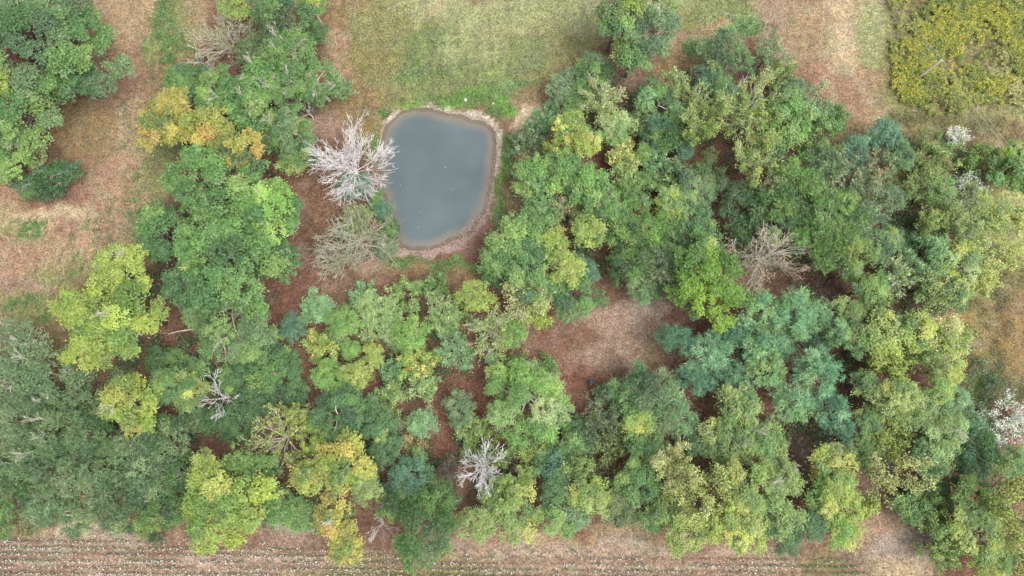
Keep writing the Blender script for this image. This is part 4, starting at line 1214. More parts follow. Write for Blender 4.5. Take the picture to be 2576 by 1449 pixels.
T(2360, 1385, 46, 6, 'airy', 'olive', 'thin olive tree at bottom edge beside the red litter', leaves=18)
# --- bottom middle and right
T(1640, 1000, 100, 9, 'feather', 'sage', 'big round grey green feathery tree below the clearing', mix=('greygreen', .4), dens=1.1)
T(1572, 990, 52, 7, 'soft', 'green', 'green tree just right of the blue drum', mix=('deep', .35))
T(1700, 1050, 52, 8, 'feather', 'sage', 'grey green tree at the right side of the big round one')
T(1518, 990, 22, 2.5, 'twig', 'sage', 'small pale twiggy shrub touching the blue drum', bark='pale', leaves=5)
T(1600, 1060, 44, 8, 'soft', 'yellowgreen', 'yellow green crown right of the grey twiggy tree', mix=('bright', .5))
T(1510, 1050, 60, 7, 'twig', 'dusty', 'grey twiggy tree below the blue drum', leaves=8, bark='pink', kids=(6, 6))
T(1545, 1115, 56, 6, 'twig', 'olive', 'second grey twiggy tree lower down, with brown twigs', leaves=8, bark='pink')
T(1452, 1098, 46, 5, 'soft', 'deep', 'dark green tree left of the grey twiggy tree', mix=('green', .4))
T(1395, 1175, 56, 6, 'soft', 'deep', 'deep teal green tree right of the airy olive one', mix=('teal', .45))
T(1462, 1180, 48, 7, 'airy', 'olive', 'yellowish airy tree above the brown brush ball', leaves=17)
T(1530, 1195, 48, 5, 'twig', 'olive', 'brown brush ball of drooping twigs', leaves=4, bark='pink', kids=(7, 6), elev=(10, 50))
T(1440, 1120, 34, 5, 'soft', 'green', 'small green filler tree below the red litter corner')
T(1620, 1130, 62, 8, 'soft', 'green', 'green tree below the big round grey green one', mix=('forest', .4))
T(1600, 1215, 60, 8, 'soft', 'forest', 'green tree right of the brown brush ball', mix=('green', .5))
T(1550, 1275, 52, 7, 'soft', 'darkolive', 'dim olive tree below the brown brush ball')
T(1480, 1250, 62, 8, 'soft', 'olive', 'olive tree above the tan field margin', mix=('yellowgreen', .4))
T(1420, 1295, 60, 8, 'soft', 'green', 'green tree on the field margin, middle', mix=('greygreen', .5))
T(1395, 1240, 40, 7, 'soft', 'deep', 'deep green tree behind the field margin, middle')
T(1300, 1280, 78, 8, 'soft', 'olive', 'broad olive tree on the field margin right of the feathery one', mix=('yellowgreen', .3), dens=.85)
T(1240, 1250, 46, 6, 'airy', 'olive', 'thin olive tree just below the dead pair', leaves=17)
T(1210, 1310, 56, 7, 'soft', 'olive', 'olive green tree leaning over the tan margin', dens=.85)
T(1085, 1325, 98, 11, 'feather', 'green', 'big round feathery green tree overlapping the cotton rows', mix=('greygreen', .35), dens=1.15)
T(1040, 1195, 66, 8, 'soft', 'deep', 'dark green tree left below the dead pair', mix=('teal', .3))
T(1000, 1260, 56, 8, 'feather', 'deep', 'dark feathery tree between the gold trees and the big feathery one', mix=('green', .4))
T(1110, 1245, 50, 7, 'feather', 'green', 'green tree right above the big feathery one', mix=('dusty', .4))
T(970, 1130, 48, 7, 'soft', 'deep', 'dark tree right of the bottom golden pair, higher up')
T(1690, 1180, 66, 13, 'willow', 'paleyellow', 'pale yellow tree with white limbs reaching left', bark='pale', leaves=12, thick=1.05)
T(1760, 1240, 78, 14, 'willow', 'paleyellow', 'pale yellow tree with grey limbs fanning from a dark centre', bark='grey', leaves=14, pal2='yellowgreen', share2=.4, thick=1.0)
T(1680, 1265, 52, 8, 'soft', 'olive', 'olive tree left of the fanned grey limbs', mix=('yellowgreen', .4))
T(1730, 1330, 62, 9, 'soft', 'yellowgreen', 'yellow green tree on the field margin, right of middle', mix=('paleyellow', .3))
T(1640, 1300, 42, 7, 'soft', 'forest', 'green tree above the pink margin patch')
T(1850, 1020, 58, 9, 'oak', 'olive', 'olive green tree below the brown needle gap', mix=('forest', .35))
T(1830, 1100, 72, 9, 'soft', 'olive', 'green tree with pale twigs, right of the big round one', bare=2, barebark='pale', mix=('yellowgreen', .4))
T(1910, 1110, 62, 9, 'soft', 'green', 'green tree left of the pinkish dead tree', mix=('olive', .4))
T(1745, 1110, 42, 7, 'soft', 'deep', 'dim green tree in the gap right of the big round one')
T(2010, 1145, 46, 7, 'dead', 'white', 'pinkish dead tree above the bright green one, lower right', bark='pink', n0=12, kids=(6, 5))
T(1880, 1215, 84, 12, 'soft', 'yellowgreen', 'tall yellow green tree in the lower right wood', mix=('olive', .4), bare=1, barebark='pale')
T(1850, 1310, 84, 11, 'soft', 'yellowgreen', 'broad yellow green tree hanging over the field, lower right', mix=('olive', .3))
T(1940, 1290, 66, 10, 'soft', 'olive', 'olive green tree left of the bright green one, lower right', mix=('green', .4))
T(1960, 1200, 52, 9, 'soft', 'olive', 'olive tree right of the tall yellow green tree', bare=1, barebark='pale')
T(1970, 1350, 46, 7, 'soft', 'deep', 'shaded green tree over the last cotton rows')
T(2090, 1170, 64, 9, 'soft', 'olive', 'olive tree right of the pinkish dead tree', mix=('yellowgreen', .4))
T(2090, 1255, 76, 10, 'soft', 'bright', 'bright green tree left of the pink bare corner', mix=('yellowgreen', .4))
T(2110, 1330, 50, 9, 'soft', 'bright', 'bright green lowest crown at the field corner', mix=('yellowgreen', .5))
T(2030, 1310, 48, 8, 'soft', 'deep', 'dark green tree behind the bright green one, lower right')
T(2160, 1270, 36, 7, 'airy', 'yellowgreen', 'thin yellow green tree beside the pink bare corner', leaves=17)
T(2170, 1130, 46, 7, 'soft', 'olive', 'small olive tree under the lowest pines', mix=('green', .4))
# --- shrubs that fill the gaps between the trees
T(575, 955, 46, 3.5, 'bush', 'deep', 'dark shrub behind the white bare forked limb', mix=('forest', .3))
T(610, 920, 40, 3.5, 'bush', 'deep', 'dark shrub right of the red litter gap at left', mix=('green', .3))
T(530, 1060, 44, 3.5, 'bush', 'deep', 'dark shrub below the white bare forked limb')
T(480, 1050, 40, 3.5, 'bush', 'dusty', 'dusty shrub right below the golden yellow tree')
T(400, 905, 40, 3.5, 'bush', 'deep', 'dark shrub under the large yellow green tree at left')
T(445, 905, 34, 3.5, 'bush', 'green', 'small green shrub left of the red litter gap')
T(300, 960, 40, 3, 'bush', 'dusty', 'dusty shrub on the brown gap left of the golden yellow tree')
T(2050, 800, 46, 8, 'pine', 'sage', 'sage pine at the lower rim of the dark gap')
T(1955, 860, 44, 8, 'pine', 'bluegreen', 'blue green pine left of the big rounded sage pine')
T(2125, 790, 40, 8, 'soft', 'green', 'green tree between the pines and the yellow row', mix=('olive', .4))
T(2150, 860, 44, 9, 'soft', 'olive', 'olive tree left of the yellow row', mix=('green', .4))
T(2165, 970, 40, 8, 'soft', 'green', 'green tree left of the rounded olive tree', mix=('olive', .4))
T(2170, 1060, 44, 8, 'soft', 'olive', 'olive tree under the rounded olive tree at its left', mix=('green', .5))
T(1850, 945, 40, 7, 'pine', 'bluegreen', 'low blue green pine over the brown needle floor')
T(1800, 960, 38, 7, 'pine', 'teal', 'low teal pine above the olive green tree')
T(1130, 830, 26, 4, 'soft', 'green', 'small green sapling beside the fanned pale one')
T(985, 930, 32, 4, 'airy', 'sage', 'wispy sage sapling between yellowish and pale ones', leaves=12)
T(850, 850, 30, 4, 'airy', 'pale', 'wispy pale sapling under the bright green one', leaves=13)
T(920, 745, 34, 4, 'airy', 'sage', 'faint sage seedling clump on litter below the pond', leaves=14)
T(1090, 720, 34, 3.5, 'airy', 'green', 'faint green seedling clump on brown grass below the pond', leaves=12)
T(1150, 790, 34, 4.5, 'airy', 'pale', 'pale twiggy sapling left of the cream-limbed tree', leaves=12)
T(1380, 920, 30, 3, 'airy', 'green', 'thin green seedling at the litter edge right of the big round tree', leaves=10)
T(1690, 440, 36, 6, 'airy', 'dusty', 'dusty thin tree left of the brownish airy one', leaves=15)
T(1800, 480, 40, 6, 'soft', 'dusty', 'dusty tree filling the gap below the brownish airy one')
T(1630, 250, 36, 5, 'bush', 'deep', 'dark shrub beside the red litter north of the grove')
T(1720, 290, 40, 6, 'bush', 'deep', 'dark shrub in the shade of the reaching yellow boughs')
T(2000, 610, 40, 8, 'feather', 'dusty', 'dusty tree above right of the tan bare tree')
T(2240, 500, 36, 5, 'bush', 'dusty', 'dusty shrub on the left side of the dark lane')
T(2280, 620, 34, 5, 'bush', 'deep', 'dark shrub at the bottom of the dark lane')

# ------------------------------------------------------------------ ground cover
def scatter_view(rng, n, x0=-30, x1=2610, y0=-40, y1=1500):
    px, py = rng.uniform(x0, x1, n), rng.uniform(y0, y1, n)
    return ground(px, py) + (px, py)


def build_grass():
    rng = np.random.default_rng(11)
    x, y, px, py = scatter_view(rng, 380000)
    c, lt, gr = surface(x, y)
    ok = (signed_dist(x, y, BANK_XY) > 0.3) & (signed_dist(x, y, FIELD_XY) > -0.6) & (rng.random(len(x)) < (0.15 + 0.85 * np.maximum(gr, 0.35)) * (1 - 0.85 * lt))
    x, y, c, gr = x[ok], y[ok], c[ok], gr[ok]
    n = len(x)
    z = height(x, y)
    a = rng.uniform(0, 6.283, n)
    ln = rng.uniform(0.16, 0.42, n) * (0.8 + 0.4 * gr)
    tip = np.stack([np.cos(a) * 0.7, np.sin(a) * 0.7, rng.uniform(0.25, 0.9, n)], 1)
    C = np.stack([x, y, z], 1) + tip * (ln * 0.3)[:, None]
    N = rng.standard_normal((n, 3)) * 0.5 + np.array([0, 0, 1.0])
    V, F = leaf_quads(C, N, tip, ln, ln * rng.uniform(0.25, 0.5, n))
    col = c * (1 + 0.36 * rng.standard_normal(n))[:, None].clip(0.35, 2.0)
    g = (rng.random(n) < gr * 0.5)[:, None]
    col = np.where(g, col * 0.55 + 0.45 * alb((120, 158, 84)), col)
    link("grass", mesh_np("grass", V, F, col.clip(0.01, 0.9)), M_GRASS, kind="stuff", label="short dry and green grass over the open ground")


def weeds(name, label, patches, n, cols, seed, L=(0.2, 0.4), spread=0.35, hgt=0.35, mat=None):
    """Leafy clumps of low weeds within rough ovals."""
    rng = np.random.default_rng(seed)
    tot = sum(p[2] * p[3] for p in patches)
    Vs, Cs = [], []
    for (qx, qy, rx, ry, dn) in patches:
        k = int(n * rx * ry / tot * dn)
        a, r = rng.uniform(0, 6.283, k), np.sqrt(rng.random(k))
        X, Y = ground(qx + rx * r * np.cos(a), qy + ry * r * np.sin(a))
        keep = fbm(X, Y, 2.2, seed, 3) > 0.48
        Vs.append(np.stack([X[keep], Y[keep]], 1))
    P = np.concatenate(Vs)
    k = 14
    C = np.repeat(P, k, 0) + rng.standard_normal((len(P) * k, 2)) * spread
    z = height(C[:, 0], C[:, 1]) + rng.uniform(0.04, hgt, len(C))
    m = len(C)
    C = np.column_stack([C, z])
    N = rng.standard_normal((m, 3)) * 0.6 + np.array([0, 0, 1.0])
    V, F = leaf_quads(C, N, rng.standard_normal((m, 3)), rng.uniform(*L, m), rng.uniform(*L, m) * 0.55)
    cc = np.array([alb(c) for c in cols])[rng.integers(0, len(cols), len(P))]
    col = np.repeat(cc, k, 0) * (1 + 0.2 * rng.standard_normal(m))[:, None].clip(0.5, 1.6)
    link(name, mesh_np(name, V, F, col.clip(0.01, 0.9)), mat or M_GRASS, kind="stuff", label=label)


def build_litter():
    rng = np.random.default_rng(12)
    x, y, px, py = scatter_view(rng, 210000)
    c, lt, gr = surface(x, y)
    ok = (signed_dist(x, y, BANK_XY) > 0.2) & (rng.random(len(x)) < lt * 0.55 + 0.02)
    x, y, c = x[ok], y[ok], c[ok]
    n = len(x)
    C = np.stack([x, y, height(x, y) + rng.uniform(0.01, 0.07, n)], 1)
    N = rng.standard_normal((n, 3)) * 0.35 + np.array([0, 0, 1.0])
    s = rng.uniform(0.12, 0.26, n)
    V, F = leaf_quads(C, N, rng.standard_normal((n, 3)), s, s * 0.62)
    tone = np.array([alb(q) for q in ((140, 92, 78), (168, 120, 100), (112, 70, 60), (96, 60, 52), (196, 152, 128), (130, 84, 70))])
    col = 0.35 * c + 0.65 * tone[rng.choice(6, n, p=(.28, .18, .22, .14, .05, .13))] * (1 + 0.15 * rng.standard_normal(n))[:, None].clip(.5, 1.5)
    link("fallen_leaves", mesh_np("fallen_leaves", V, F, col), M_DRY, kind="stuff", label="reddish brown fallen leaves covering the wood floor")
    # bright yellow leaves dropped on the meadow and the litter
    spots = [(930, 90, 90, 110, 480), (1000, 200, 110, 60, 260), (1240, 940, 140, 60, 200), (1450, 880, 120, 90, 120), (2480, 880, 90, 110, 700), (820, 560, 60, 160, 200), (1020, 900, 150, 110, 300)]
    Q = []
    for (qx, qy, rx, ry, k) in spots:
        X, Y = ground(qx + rx * rng.standard_normal(k) * 0.6, qy + ry * rng.standard_normal(k) * 0.6)
        Q.append(np.stack([X, Y], 1))
    Q = np.concatenate(Q)
    Q = Q[signed_dist(Q[:, 0], Q[:, 1], BANK_XY) > 0.3]
    n = len(Q)
    C = np.column_stack([Q, height(Q[:, 0], Q[:, 1]) + rng.uniform(0.06, 0.16, n)])
    N = rng.standard_normal((n, 3)) * 0.3 + np.array([0, 0, 1.0])
    s = rng.uniform(0.14, 0.24, n)
    V, F = leaf_quads(C, N, rng.standard_normal((n, 3)), s, s * 0.75)
    tone = np.array([alb(q) for q in ((216, 190, 120), (206, 172, 118), (222, 208, 160))])
    link("yellow_leaves", mesh_np("yellow_leaves", V, F, tone[rng.integers(0, 3, n)]), M_DRY, kind="stuff",
         label="scattered yellow leaves lying on the grass and litter")


def build_shore_leaves():
    rng = np.random.default_rng(13)
    Q = []
    k = 60000
    lo, hi = SHORE_XY.min(0) - 2, SHORE_XY.max(0) + 2
    X, Y = rng.uniform(lo[0], hi[0], k), rng.uniform(lo[1], hi[1], k)
    d = signed_dist(X, Y, SHORE_XY) + (fbm(X, Y, 1.2, 66, 3) - 0.5) * 0.8
    cx, cy = SHORE_XY.mean(0)
    th = np.degrees(np.arctan2(Y - cy, X - cx))              # 0 east, -90 south
    fat = np.exp(-((th + 62) / 17.0) ** 2)                   # the drift in the south-east corner
    east = smooth((th + 75) / 15) * smooth((38 - th) / 25)
    south = smooth((-60 - th) / 12) * smooth((th + 128) / 10)
    inner = 0.35 * east + 0.15 * south + 1.25 * fat
    outer = 0.35 * east + 0.75 * south + 0.5 * fat
    ok = (d > -inner) & (d < outer) & (rng.random(k) < 0.30 * np.clip(0.75 * east + 0.8 * south + fat, 0, 1))
    Q.append(np.stack([X[ok], Y[ok]], 1))
    px, py = rng.uniform(960, 1250, 260), 640 - np.abs(rng.standard_normal(260)) * 110
    X, Y = ground(px, py, WATER_Z)
    ok = (signed_dist(X, Y, SHORE_XY) < -0.2) & (rng.random(260) < .2)
    Q.append(np.stack([X[ok], Y[ok]], 1))
    Q = np.concatenate(Q)
    n = len(Q)
    z = np.maximum(height(Q[:, 0], Q[:, 1]), WATER_Z) + rng.uniform(0.01, 0.05, n)
    N = rng.standard_normal((n, 3)) * 0.25 + np.array([0, 0, 1.0])
    s = rng.uniform(0.14, 0.28, n)
    V, F = leaf_quads(np.column_stack([Q, z]), N, rng.standard_normal((n, 3)), s, s * 0.62)
    tone = np.array([alb(q) for q in ((206, 160, 138), (186, 144, 122), (218, 184, 164), (164, 132, 120), (216, 166, 130))])
    link("shore_leaves", mesh_np("shore_leaves", V, F, tone[rng.integers(0, 5, n)]), M_DRY, kind="stuff",
         label="pinkish orange leaves washed up along the pond shore")


def build_goldenrod():
    rng = np.random.default_rng(14)
    outline = poly_xy([(2228, -60), (2236, 60), (2242, 150), (2240, 220), (2262, 252), (2310, 285), (2370, 292), (2420, 285), (2450, 265), (2490, 250), (2560, 262), (2640, 250), (2700, 100), (2700, -60)])
    lo, hi = outline.min(0), outline.max(0)
    k = 5200
    x, y = rng.uniform(lo[0], hi[0], k), rng.uniform(lo[1], hi[1], k)
    d = signed_dist(x, y, outline) + (fbm(x, y, 3, 71, 3) - .5) * 2.0
    dens = smooth((fbm(x, y, 5.0, 72, 3) - 0.32) * 5)
    ok = (d < 0) & (rng.random(k) < 0.12 + 0.88 * dens)
    x, y = x[ok], y[ok]
    n = len(x)
    hz = 0.9 + 0.9 * fbm(x, y, 4, 73, 3) * smooth(-d[ok] / 1.5)
    kk = 32
    r = 0.42
    dv = unit(rng.standard_normal((n, kk, 3)))
    C = np.stack([x, y, height(x, y) + hz * 0.6], 1)[:, None, :] + dv * rng.uniform(0.2, 1, (n, kk, 1)) * np.array([r * 1.3, r * 1.3, 0.5]) * 1.0
    C[..., 2] = np.maximum(C[..., 2], 0.05)
    up = (C[..., 2] - hz[:, None] * 0.6)
    fl = fbm(x, y, 3.4, 74, 3) + 0.25 * (rng.random(n) - 0.5)
    leafc = np.array([alb((150, 166, 66), .5), alb((122, 148, 60), .5), alb((176, 184, 78), .5)])[rng.integers(0, 3, n)]
    flow = np.array([alb((216, 212, 56), .5), alb((198, 200, 60), .5), alb((226, 204, 56), .5)])[rng.integers(0, 3, n)]
    brown = alb((150, 120, 86))
    isf = (rng.random((n, kk)) < (smooth((fl - 0.40) * 4) * 0.5)[:, None] * np.clip(up * 2.2 + 0.55, 0, 1))
    isb = rng.random((n, kk)) < (smooth((0.42 - fl) * 5) * 0.3)[:, None]
    col = np.where(isf[..., None], flow[:, None, :], leafc[:, None, :])
    col = np.where((isb & ~isf)[..., None], brown, col)
    # pale plumes at the far right
    for (qx, qy, rr) in ((2502, 180, 24), (2548, 242, 30), (2540, 260, 20), (2510, 150, 18), (2560, 215, 22)):
        gx, gy = ground(qx, qy)
        near = (np.hypot(x - gx, y - gy) < rr * 0.075)
        col[near] = np.where((rng.random((near.sum(), kk)) < 0.5)[..., None], alb((236, 232, 158)), col[near])
    C, col = C.reshape(-1, 3), col.reshape(-1, 3)
    m = len(C)
    lean = np.array([0.55, 0.35, 0.5])
    A = lean + rng.standard_normal((m, 3)) * 0.35
    N = rng.standard_normal((m, 3)) * 0.6 + np.array([-0.2, -0.1, 1.0])
    V, F = leaf_quads(C, N, A, rng.uniform(0.2, 0.44, m), rng.uniform(0.08, 0.17, m))
    col = col * (1 + 0.2 * rng.standard_normal(m))[:, None].clip(.5, 1.6)
    link("goldenrod", mesh_np("goldenrod", V, F, col.clip(.01, .9)), M_GRASS, kind="stuff",
         label="yellow flowering goldenrod thicket around the utility pole")


def build_cotton():
    rng = np.random.default_rng(15)
    lo, hi = FIELD_XY.min(0), FIELD_XY.max(0)
    lo = np.maximum(lo, (-105, -52))
    vs = np.arange(-40, 12) * ROW_W + ROW_V0
    Ps = []
    for v in vs:
        u = np.arange(-110, 80, 0.14)
        x = u * ROW_U[0] + v * ROW_V[0] + rng.standard_normal(len(u)) * 0.05
        y = u * ROW_U[1] + v * ROW_V[1] + rng.standard_normal(len(u)) * 0.10
        Ps.append(np.stack([x, y], 1))
    P = np.concatenate(Ps)
    P = P[(P[:, 1] > -52)]
    d = signed_dist(P[:, 0], P[:, 1], FIELD_XY)
    px_y = fbm(P[:, 0] * 0.35, P[:, 1] * 2.2, 2.4, 81, 3)
    edge = smooth(-d / 2.2)
    ok = (d < -0.2) & (rng.random(len(P)) < np.clip((px_y - 0.22) * 3.2, 0.1, 1) * (0.12 + 0.88 * edge))
    P = P[ok]
    gx = ground(1880, 1440)[0]
    lush = smooth((P[:, 0] - gx) / 8.0)
    n = len(P)
    kk = 6
    C = np.repeat(P, kk, 0) + rng.standard_normal((n * kk, 2)) * np.array([0.13, 0.11])
    z = height(C[:, 0], C[:, 1]) + rng.uniform(0.05, 0.55, n * kk)
    m = n * kk
    N = rng.standard_normal((m, 3)) * 0.6 + np.array([0, 0, 1])
    s = rng.uniform(0.1, 0.24, m)
    V, F = leaf_quads(np.column_stack([C, z]), N, rng.standard_normal((m, 3)), s, s * 0.65)
    lr = np.repeat(lush, kk)
    tone = np.array([alb(q) for q in ((152, 126, 104), (132, 126, 86), (162, 134, 112), (112, 124, 76))])
    gt = np.array([alb(q) for q in ((88, 132, 70), (72, 112, 60), (104, 140, 80))])
    col = np.where((rng.random(m) < 0.32 + 0.6 * lr)[:, None], gt[rng.integers(0, 3, m)], tone[rng.integers(0, 4, m)])
    link("cotton_plants", mesh_np("cotton_plants", V, F, col), M_GRASS, kind="stuff", label="browning cotton plants in rows along the bottom edge")
    # open bolls: small white tufts, each a little three-leaved ball
    b = rng.random(n) < 0.85 * (1 - 0.75 * lush)
    Q = np.repeat(P[b], 2, 0)
    Q = Q[rng.random(len(Q)) < 0.5]
    k = len(Q)
    Q = Q + rng.standard_normal((k, 2)) * np.array([0.12, 0.17])
    zb = height(Q[:, 0], Q[:, 1]) + rng.uniform(0.35, 0.68, k)
    c0 = np.column_stack([Q, zb])
    s = rng.uniform(0.07, 0.18, k)
    parts = []
    for ax in range(2):
        N = rng.standard_normal((k, 3)) * 0.4 + np.array([0, 0, 1.0])
        parts.append(leaf_quads(c0 + rng.standard_normal((k, 3)) * 0.02, N, rng.standard_normal((k, 3)), s, s * 0.8))
    V, F = join_parts(parts)
    link("cotton_bolls", mesh_np("cotton_bolls", V, F, np.ones((len(V), 3)) * alb((244, 242, 238), .56)), M_DRY, kind="stuff", label="white open cotton bolls dotting the rows")


def build_undergrowth():
    """Seedlings and brush between the trees."""
    rng = np.random.default_rng(16)
    zones = [(600, 950, 180, 120), (880, 1080, 120, 120), (1040, 1190, 120, 80), (1420, 1150, 130, 110), (1600, 1200, 160, 110), (1800, 1200, 160, 110), (1980, 1250, 150, 90),
             (2200, 1150, 160, 130), (2420, 1230, 150, 130), (2300, 820, 130, 120), (2350, 600, 140, 140), (2150, 560, 150, 130), (1960, 560, 140, 130), (1700, 450, 110, 130),
             (1480, 480, 130, 120), (1380, 640, 120, 100), (1560, 620, 120, 90), (1800, 330, 130, 130), (1990, 320, 110, 110), (1500, 260, 90, 90), (600, 330, 160, 110), (720, 210, 120, 110),
             (300, 1150, 230, 150), (100, 1000, 120, 160), (560, 640, 170, 200), (340, 780, 120, 120), (700, 1230, 150, 100), (1300, 1240, 120, 80), (2350, 430, 130, 90), (2480, 1000, 80, 100), (2250, 400, 90, 60), (2060, 760, 90, 70), (1960, 900, 120, 80), (1000, 880, 200, 130), (1130, 1130, 90, 60), (1660, 400, 110, 90), (500, 930, 120, 90), (260, 940, 120, 60), (2130, 920, 60, 120), (1990, 1080, 90, 40), (780, 1000, 40, 90)]
    tot = sum(z[2] * z[3] for z in zones)
    P = []
    for (qx, qy, rx, ry) in zones:
        k = int(9500 * rx * ry / tot)
        a, r = rng.uniform(0, 6.283, k), np.sqrt(rng.random(k))
        X, Y = ground(qx + rx * r * np.cos(a), qy + ry * r * np.sin(a))
        P.append(np.stack([X, Y], 1))
    P = np.concatenate(P)
    P = P[(fbm(P[:, 0], P[:, 1], 4, 83, 3) > 0.47) & (signed_dist(P[:, 0], P[:, 1], BANK_XY) > 1.0)]
    n, kk = len(P), 20
    hz = rng.uniform(0.3, 1.8, n)
    C = np.repeat(np.column_stack([P, height(P[:, 0], P[:, 1]) + hz]), kk, 0) + rng.standard_normal((n * kk, 3)) * np.array([0.42, 0.42, 0.28])
    C[:, 2] = np.maximum(C[:, 2], 0.05)
    m = len(C)
    N = rng.standard_normal((m, 3)) * 0.7 + np.array([0, 0, 1])
    V, F = leaf_quads(C, N, rng.standard_normal((m, 3)), rng.uniform(.2, .42, m), rng.uniform(.14, .26, m))
    cc = np.array([alb(q) for q in ((114, 152, 88), (94, 132, 78), (136, 164, 102), (104, 142, 98))])[rng.integers(0, 4, n)]
    col = np.repeat(cc, kk, 0) * (1 + .18 * rng.standard_normal(m))[:, None].clip(.5, 1.6)
    link("undergrowth", mesh_np("undergrowth", V, F, col.clip(.01, .9)), M_LEAF, kind="stuff", label="low green brush growing between the trees")


build_grass()
weeds("broad_weeds", "bright green weed clumps on the dry ground at left",
      [(440, 90, 50, 110, 1.2), (470, 160, 60, 40, 1.2), (400, 40, 30, 60, .7), (110, 575, 70, 22, .9), (60, 570, 60, 24, .7), (170, 640, 70, 50, .5), (230, 610, 60, 60, .35), (360, 480, 40, 60, .35), (300, 560, 60, 60, .25), (90, 780, 90, 40, .6), (330, 420, 40, 90, .15)],
      900, [(96, 160, 72), (112, 172, 80), (86, 146, 70)], 41)
weeds("meadow_weeds", "fresh green clumps in the meadow and along the pond rim",
      [(1270, 208, 60, 22, .5), (1180, 246, 80, 12, .5), (1276, 400, 10, 70, 3), (1262, 490, 10, 60, 3), (1060, 664, 90, 10, 2), (1160, 664, 40, 8, 2), (1745, 112, 28, 28, 1.5), (1890, 60, 40, 24, 1), (1020, 256, 40, 8, 1), (1090, 150, 90, 60, .2), (962, 300, 14, 30, 2), (946, 380, 8, 60, 2), (1240, 284, 30, 8, 2), (1130, 262, 50, 6, 1)],
      800, [(118, 158, 76), (102, 142, 66), (134, 170, 86)], 42, hgt=0.25)
weeds("rough_weeds", "tall olive and rusty weeds on the open slope at right",
      [(2480, 850, 80, 110, 1), (2440, 980, 60, 60, 1), (2540, 700, 50, 60, .8), (2350, 320, 110, 30, .8), (2480, 340, 90, 50, .8), (2280, 300, 50, 26, .8), (2540, 980, 50, 40, 1), (2450, 420, 90, 50, .6), (2330, 390, 70, 50, .6)],
      2600, [(136, 140, 78), (120, 132, 70), (158, 130, 84), (150, 146, 86), (104, 124, 66), (164, 140, 92)], 43, L=(.14, .3), spread=.4, hgt=.7)
build_litter()
build_shore_leaves()
build_goldenrod()
build_cotton()
build_undergrowth()


def build_twigs():
    rng = np.random.default_rng(17)
    x, y, px, py = scatter_view(rng, 8000)
    c, lt, gr = surface(x, y)
    ok = (rng.random(len(x)) < lt * 0.5) & (signed_dist(x, y, BANK_XY) > 0.5)
    x, y = x[ok], y[ok]
    n = len(x)
    a = rng.uniform(0, 6.283, n)
    A = np.stack([np.cos(a), np.sin(a), rng.uniform(-.05, .25, n)], 1)
    L = rng.uniform(0.5, 1.8, n)
    P = np.stack([x, y, height(x, y) + 0.06], 1)[:, None, :] + A[:, None, :] * (L[:, None] * np.array([[0, .5, 1.0]]))[..., None] + rng.standard_normal((n, 3, 3)) * 0.07
    P[..., 2] = np.maximum(P[..., 2], height(x, y)[:, None] + 0.03)
    V, F = tubes(P, np.full((n, 3), 0.018) * rng.uniform(.8, 1.8, (n, 1)), 3)
    link("fallen_twigs", mesh_np("fallen_twigs", V, F), BARK['tan'], kind="stuff", label="fallen twigs strewn over the wood floor")


build_twigs()

# ------------------------------------------------------------------ made things and small things
M_POLE = plain_material("weathered_pole", alb((222, 214, 204), .85), alb((200, 190, 178), .8), 3, bump=.3)
M_METAL = plain_material("grey_metal", alb((190, 194, 198)), alb((160, 165, 170)), 8, rough=.45, metallic=.4)
M_WIRE = plain_material("wire_aluminium", alb((214, 210, 204)), alb((190, 186, 180)), 1, rough=.5)
M_PORC = plain_material("porcelain", alb((214, 208, 200)), alb((190, 184, 176)), 8, rough=.3)
M_DRUM = plain_material("blue_plastic", alb((72, 90, 122)), alb((54, 68, 96)), 3, rough=.5)
M_STONE = plain_material("white_stone", alb((238, 232, 222)), alb((196, 188, 176)), 5, bump=.5)


def lathe(profile, sides=16, cx=0.0, cy=0.0):
    a = np.arange(sides) * 2 * math.pi / sides
    v = np.concatenate([np.stack([cx + r * np.cos(a), cy + r * np.sin(a), np.full(sides, z)], 1) for r, z in profile])
    f = []
    for i in range(len(profile) - 1):
        for j in range(sides):
            j2 = (j + 1) % sides
            f.append((i * sides + j, i * sides + j2, (i + 1) * sides + j2, (i + 1) * sides + j))
    return v, np.array(f)


def tube_part(name, pts, radii, mat, parent, sides=6):
    P = np.array([pts], float)
    R = np.array([radii], float)
    v, f = tubes(P, R, sides)
    return link(name, mesh_np(name, v, f, smooth_shade=True), mat, parent)


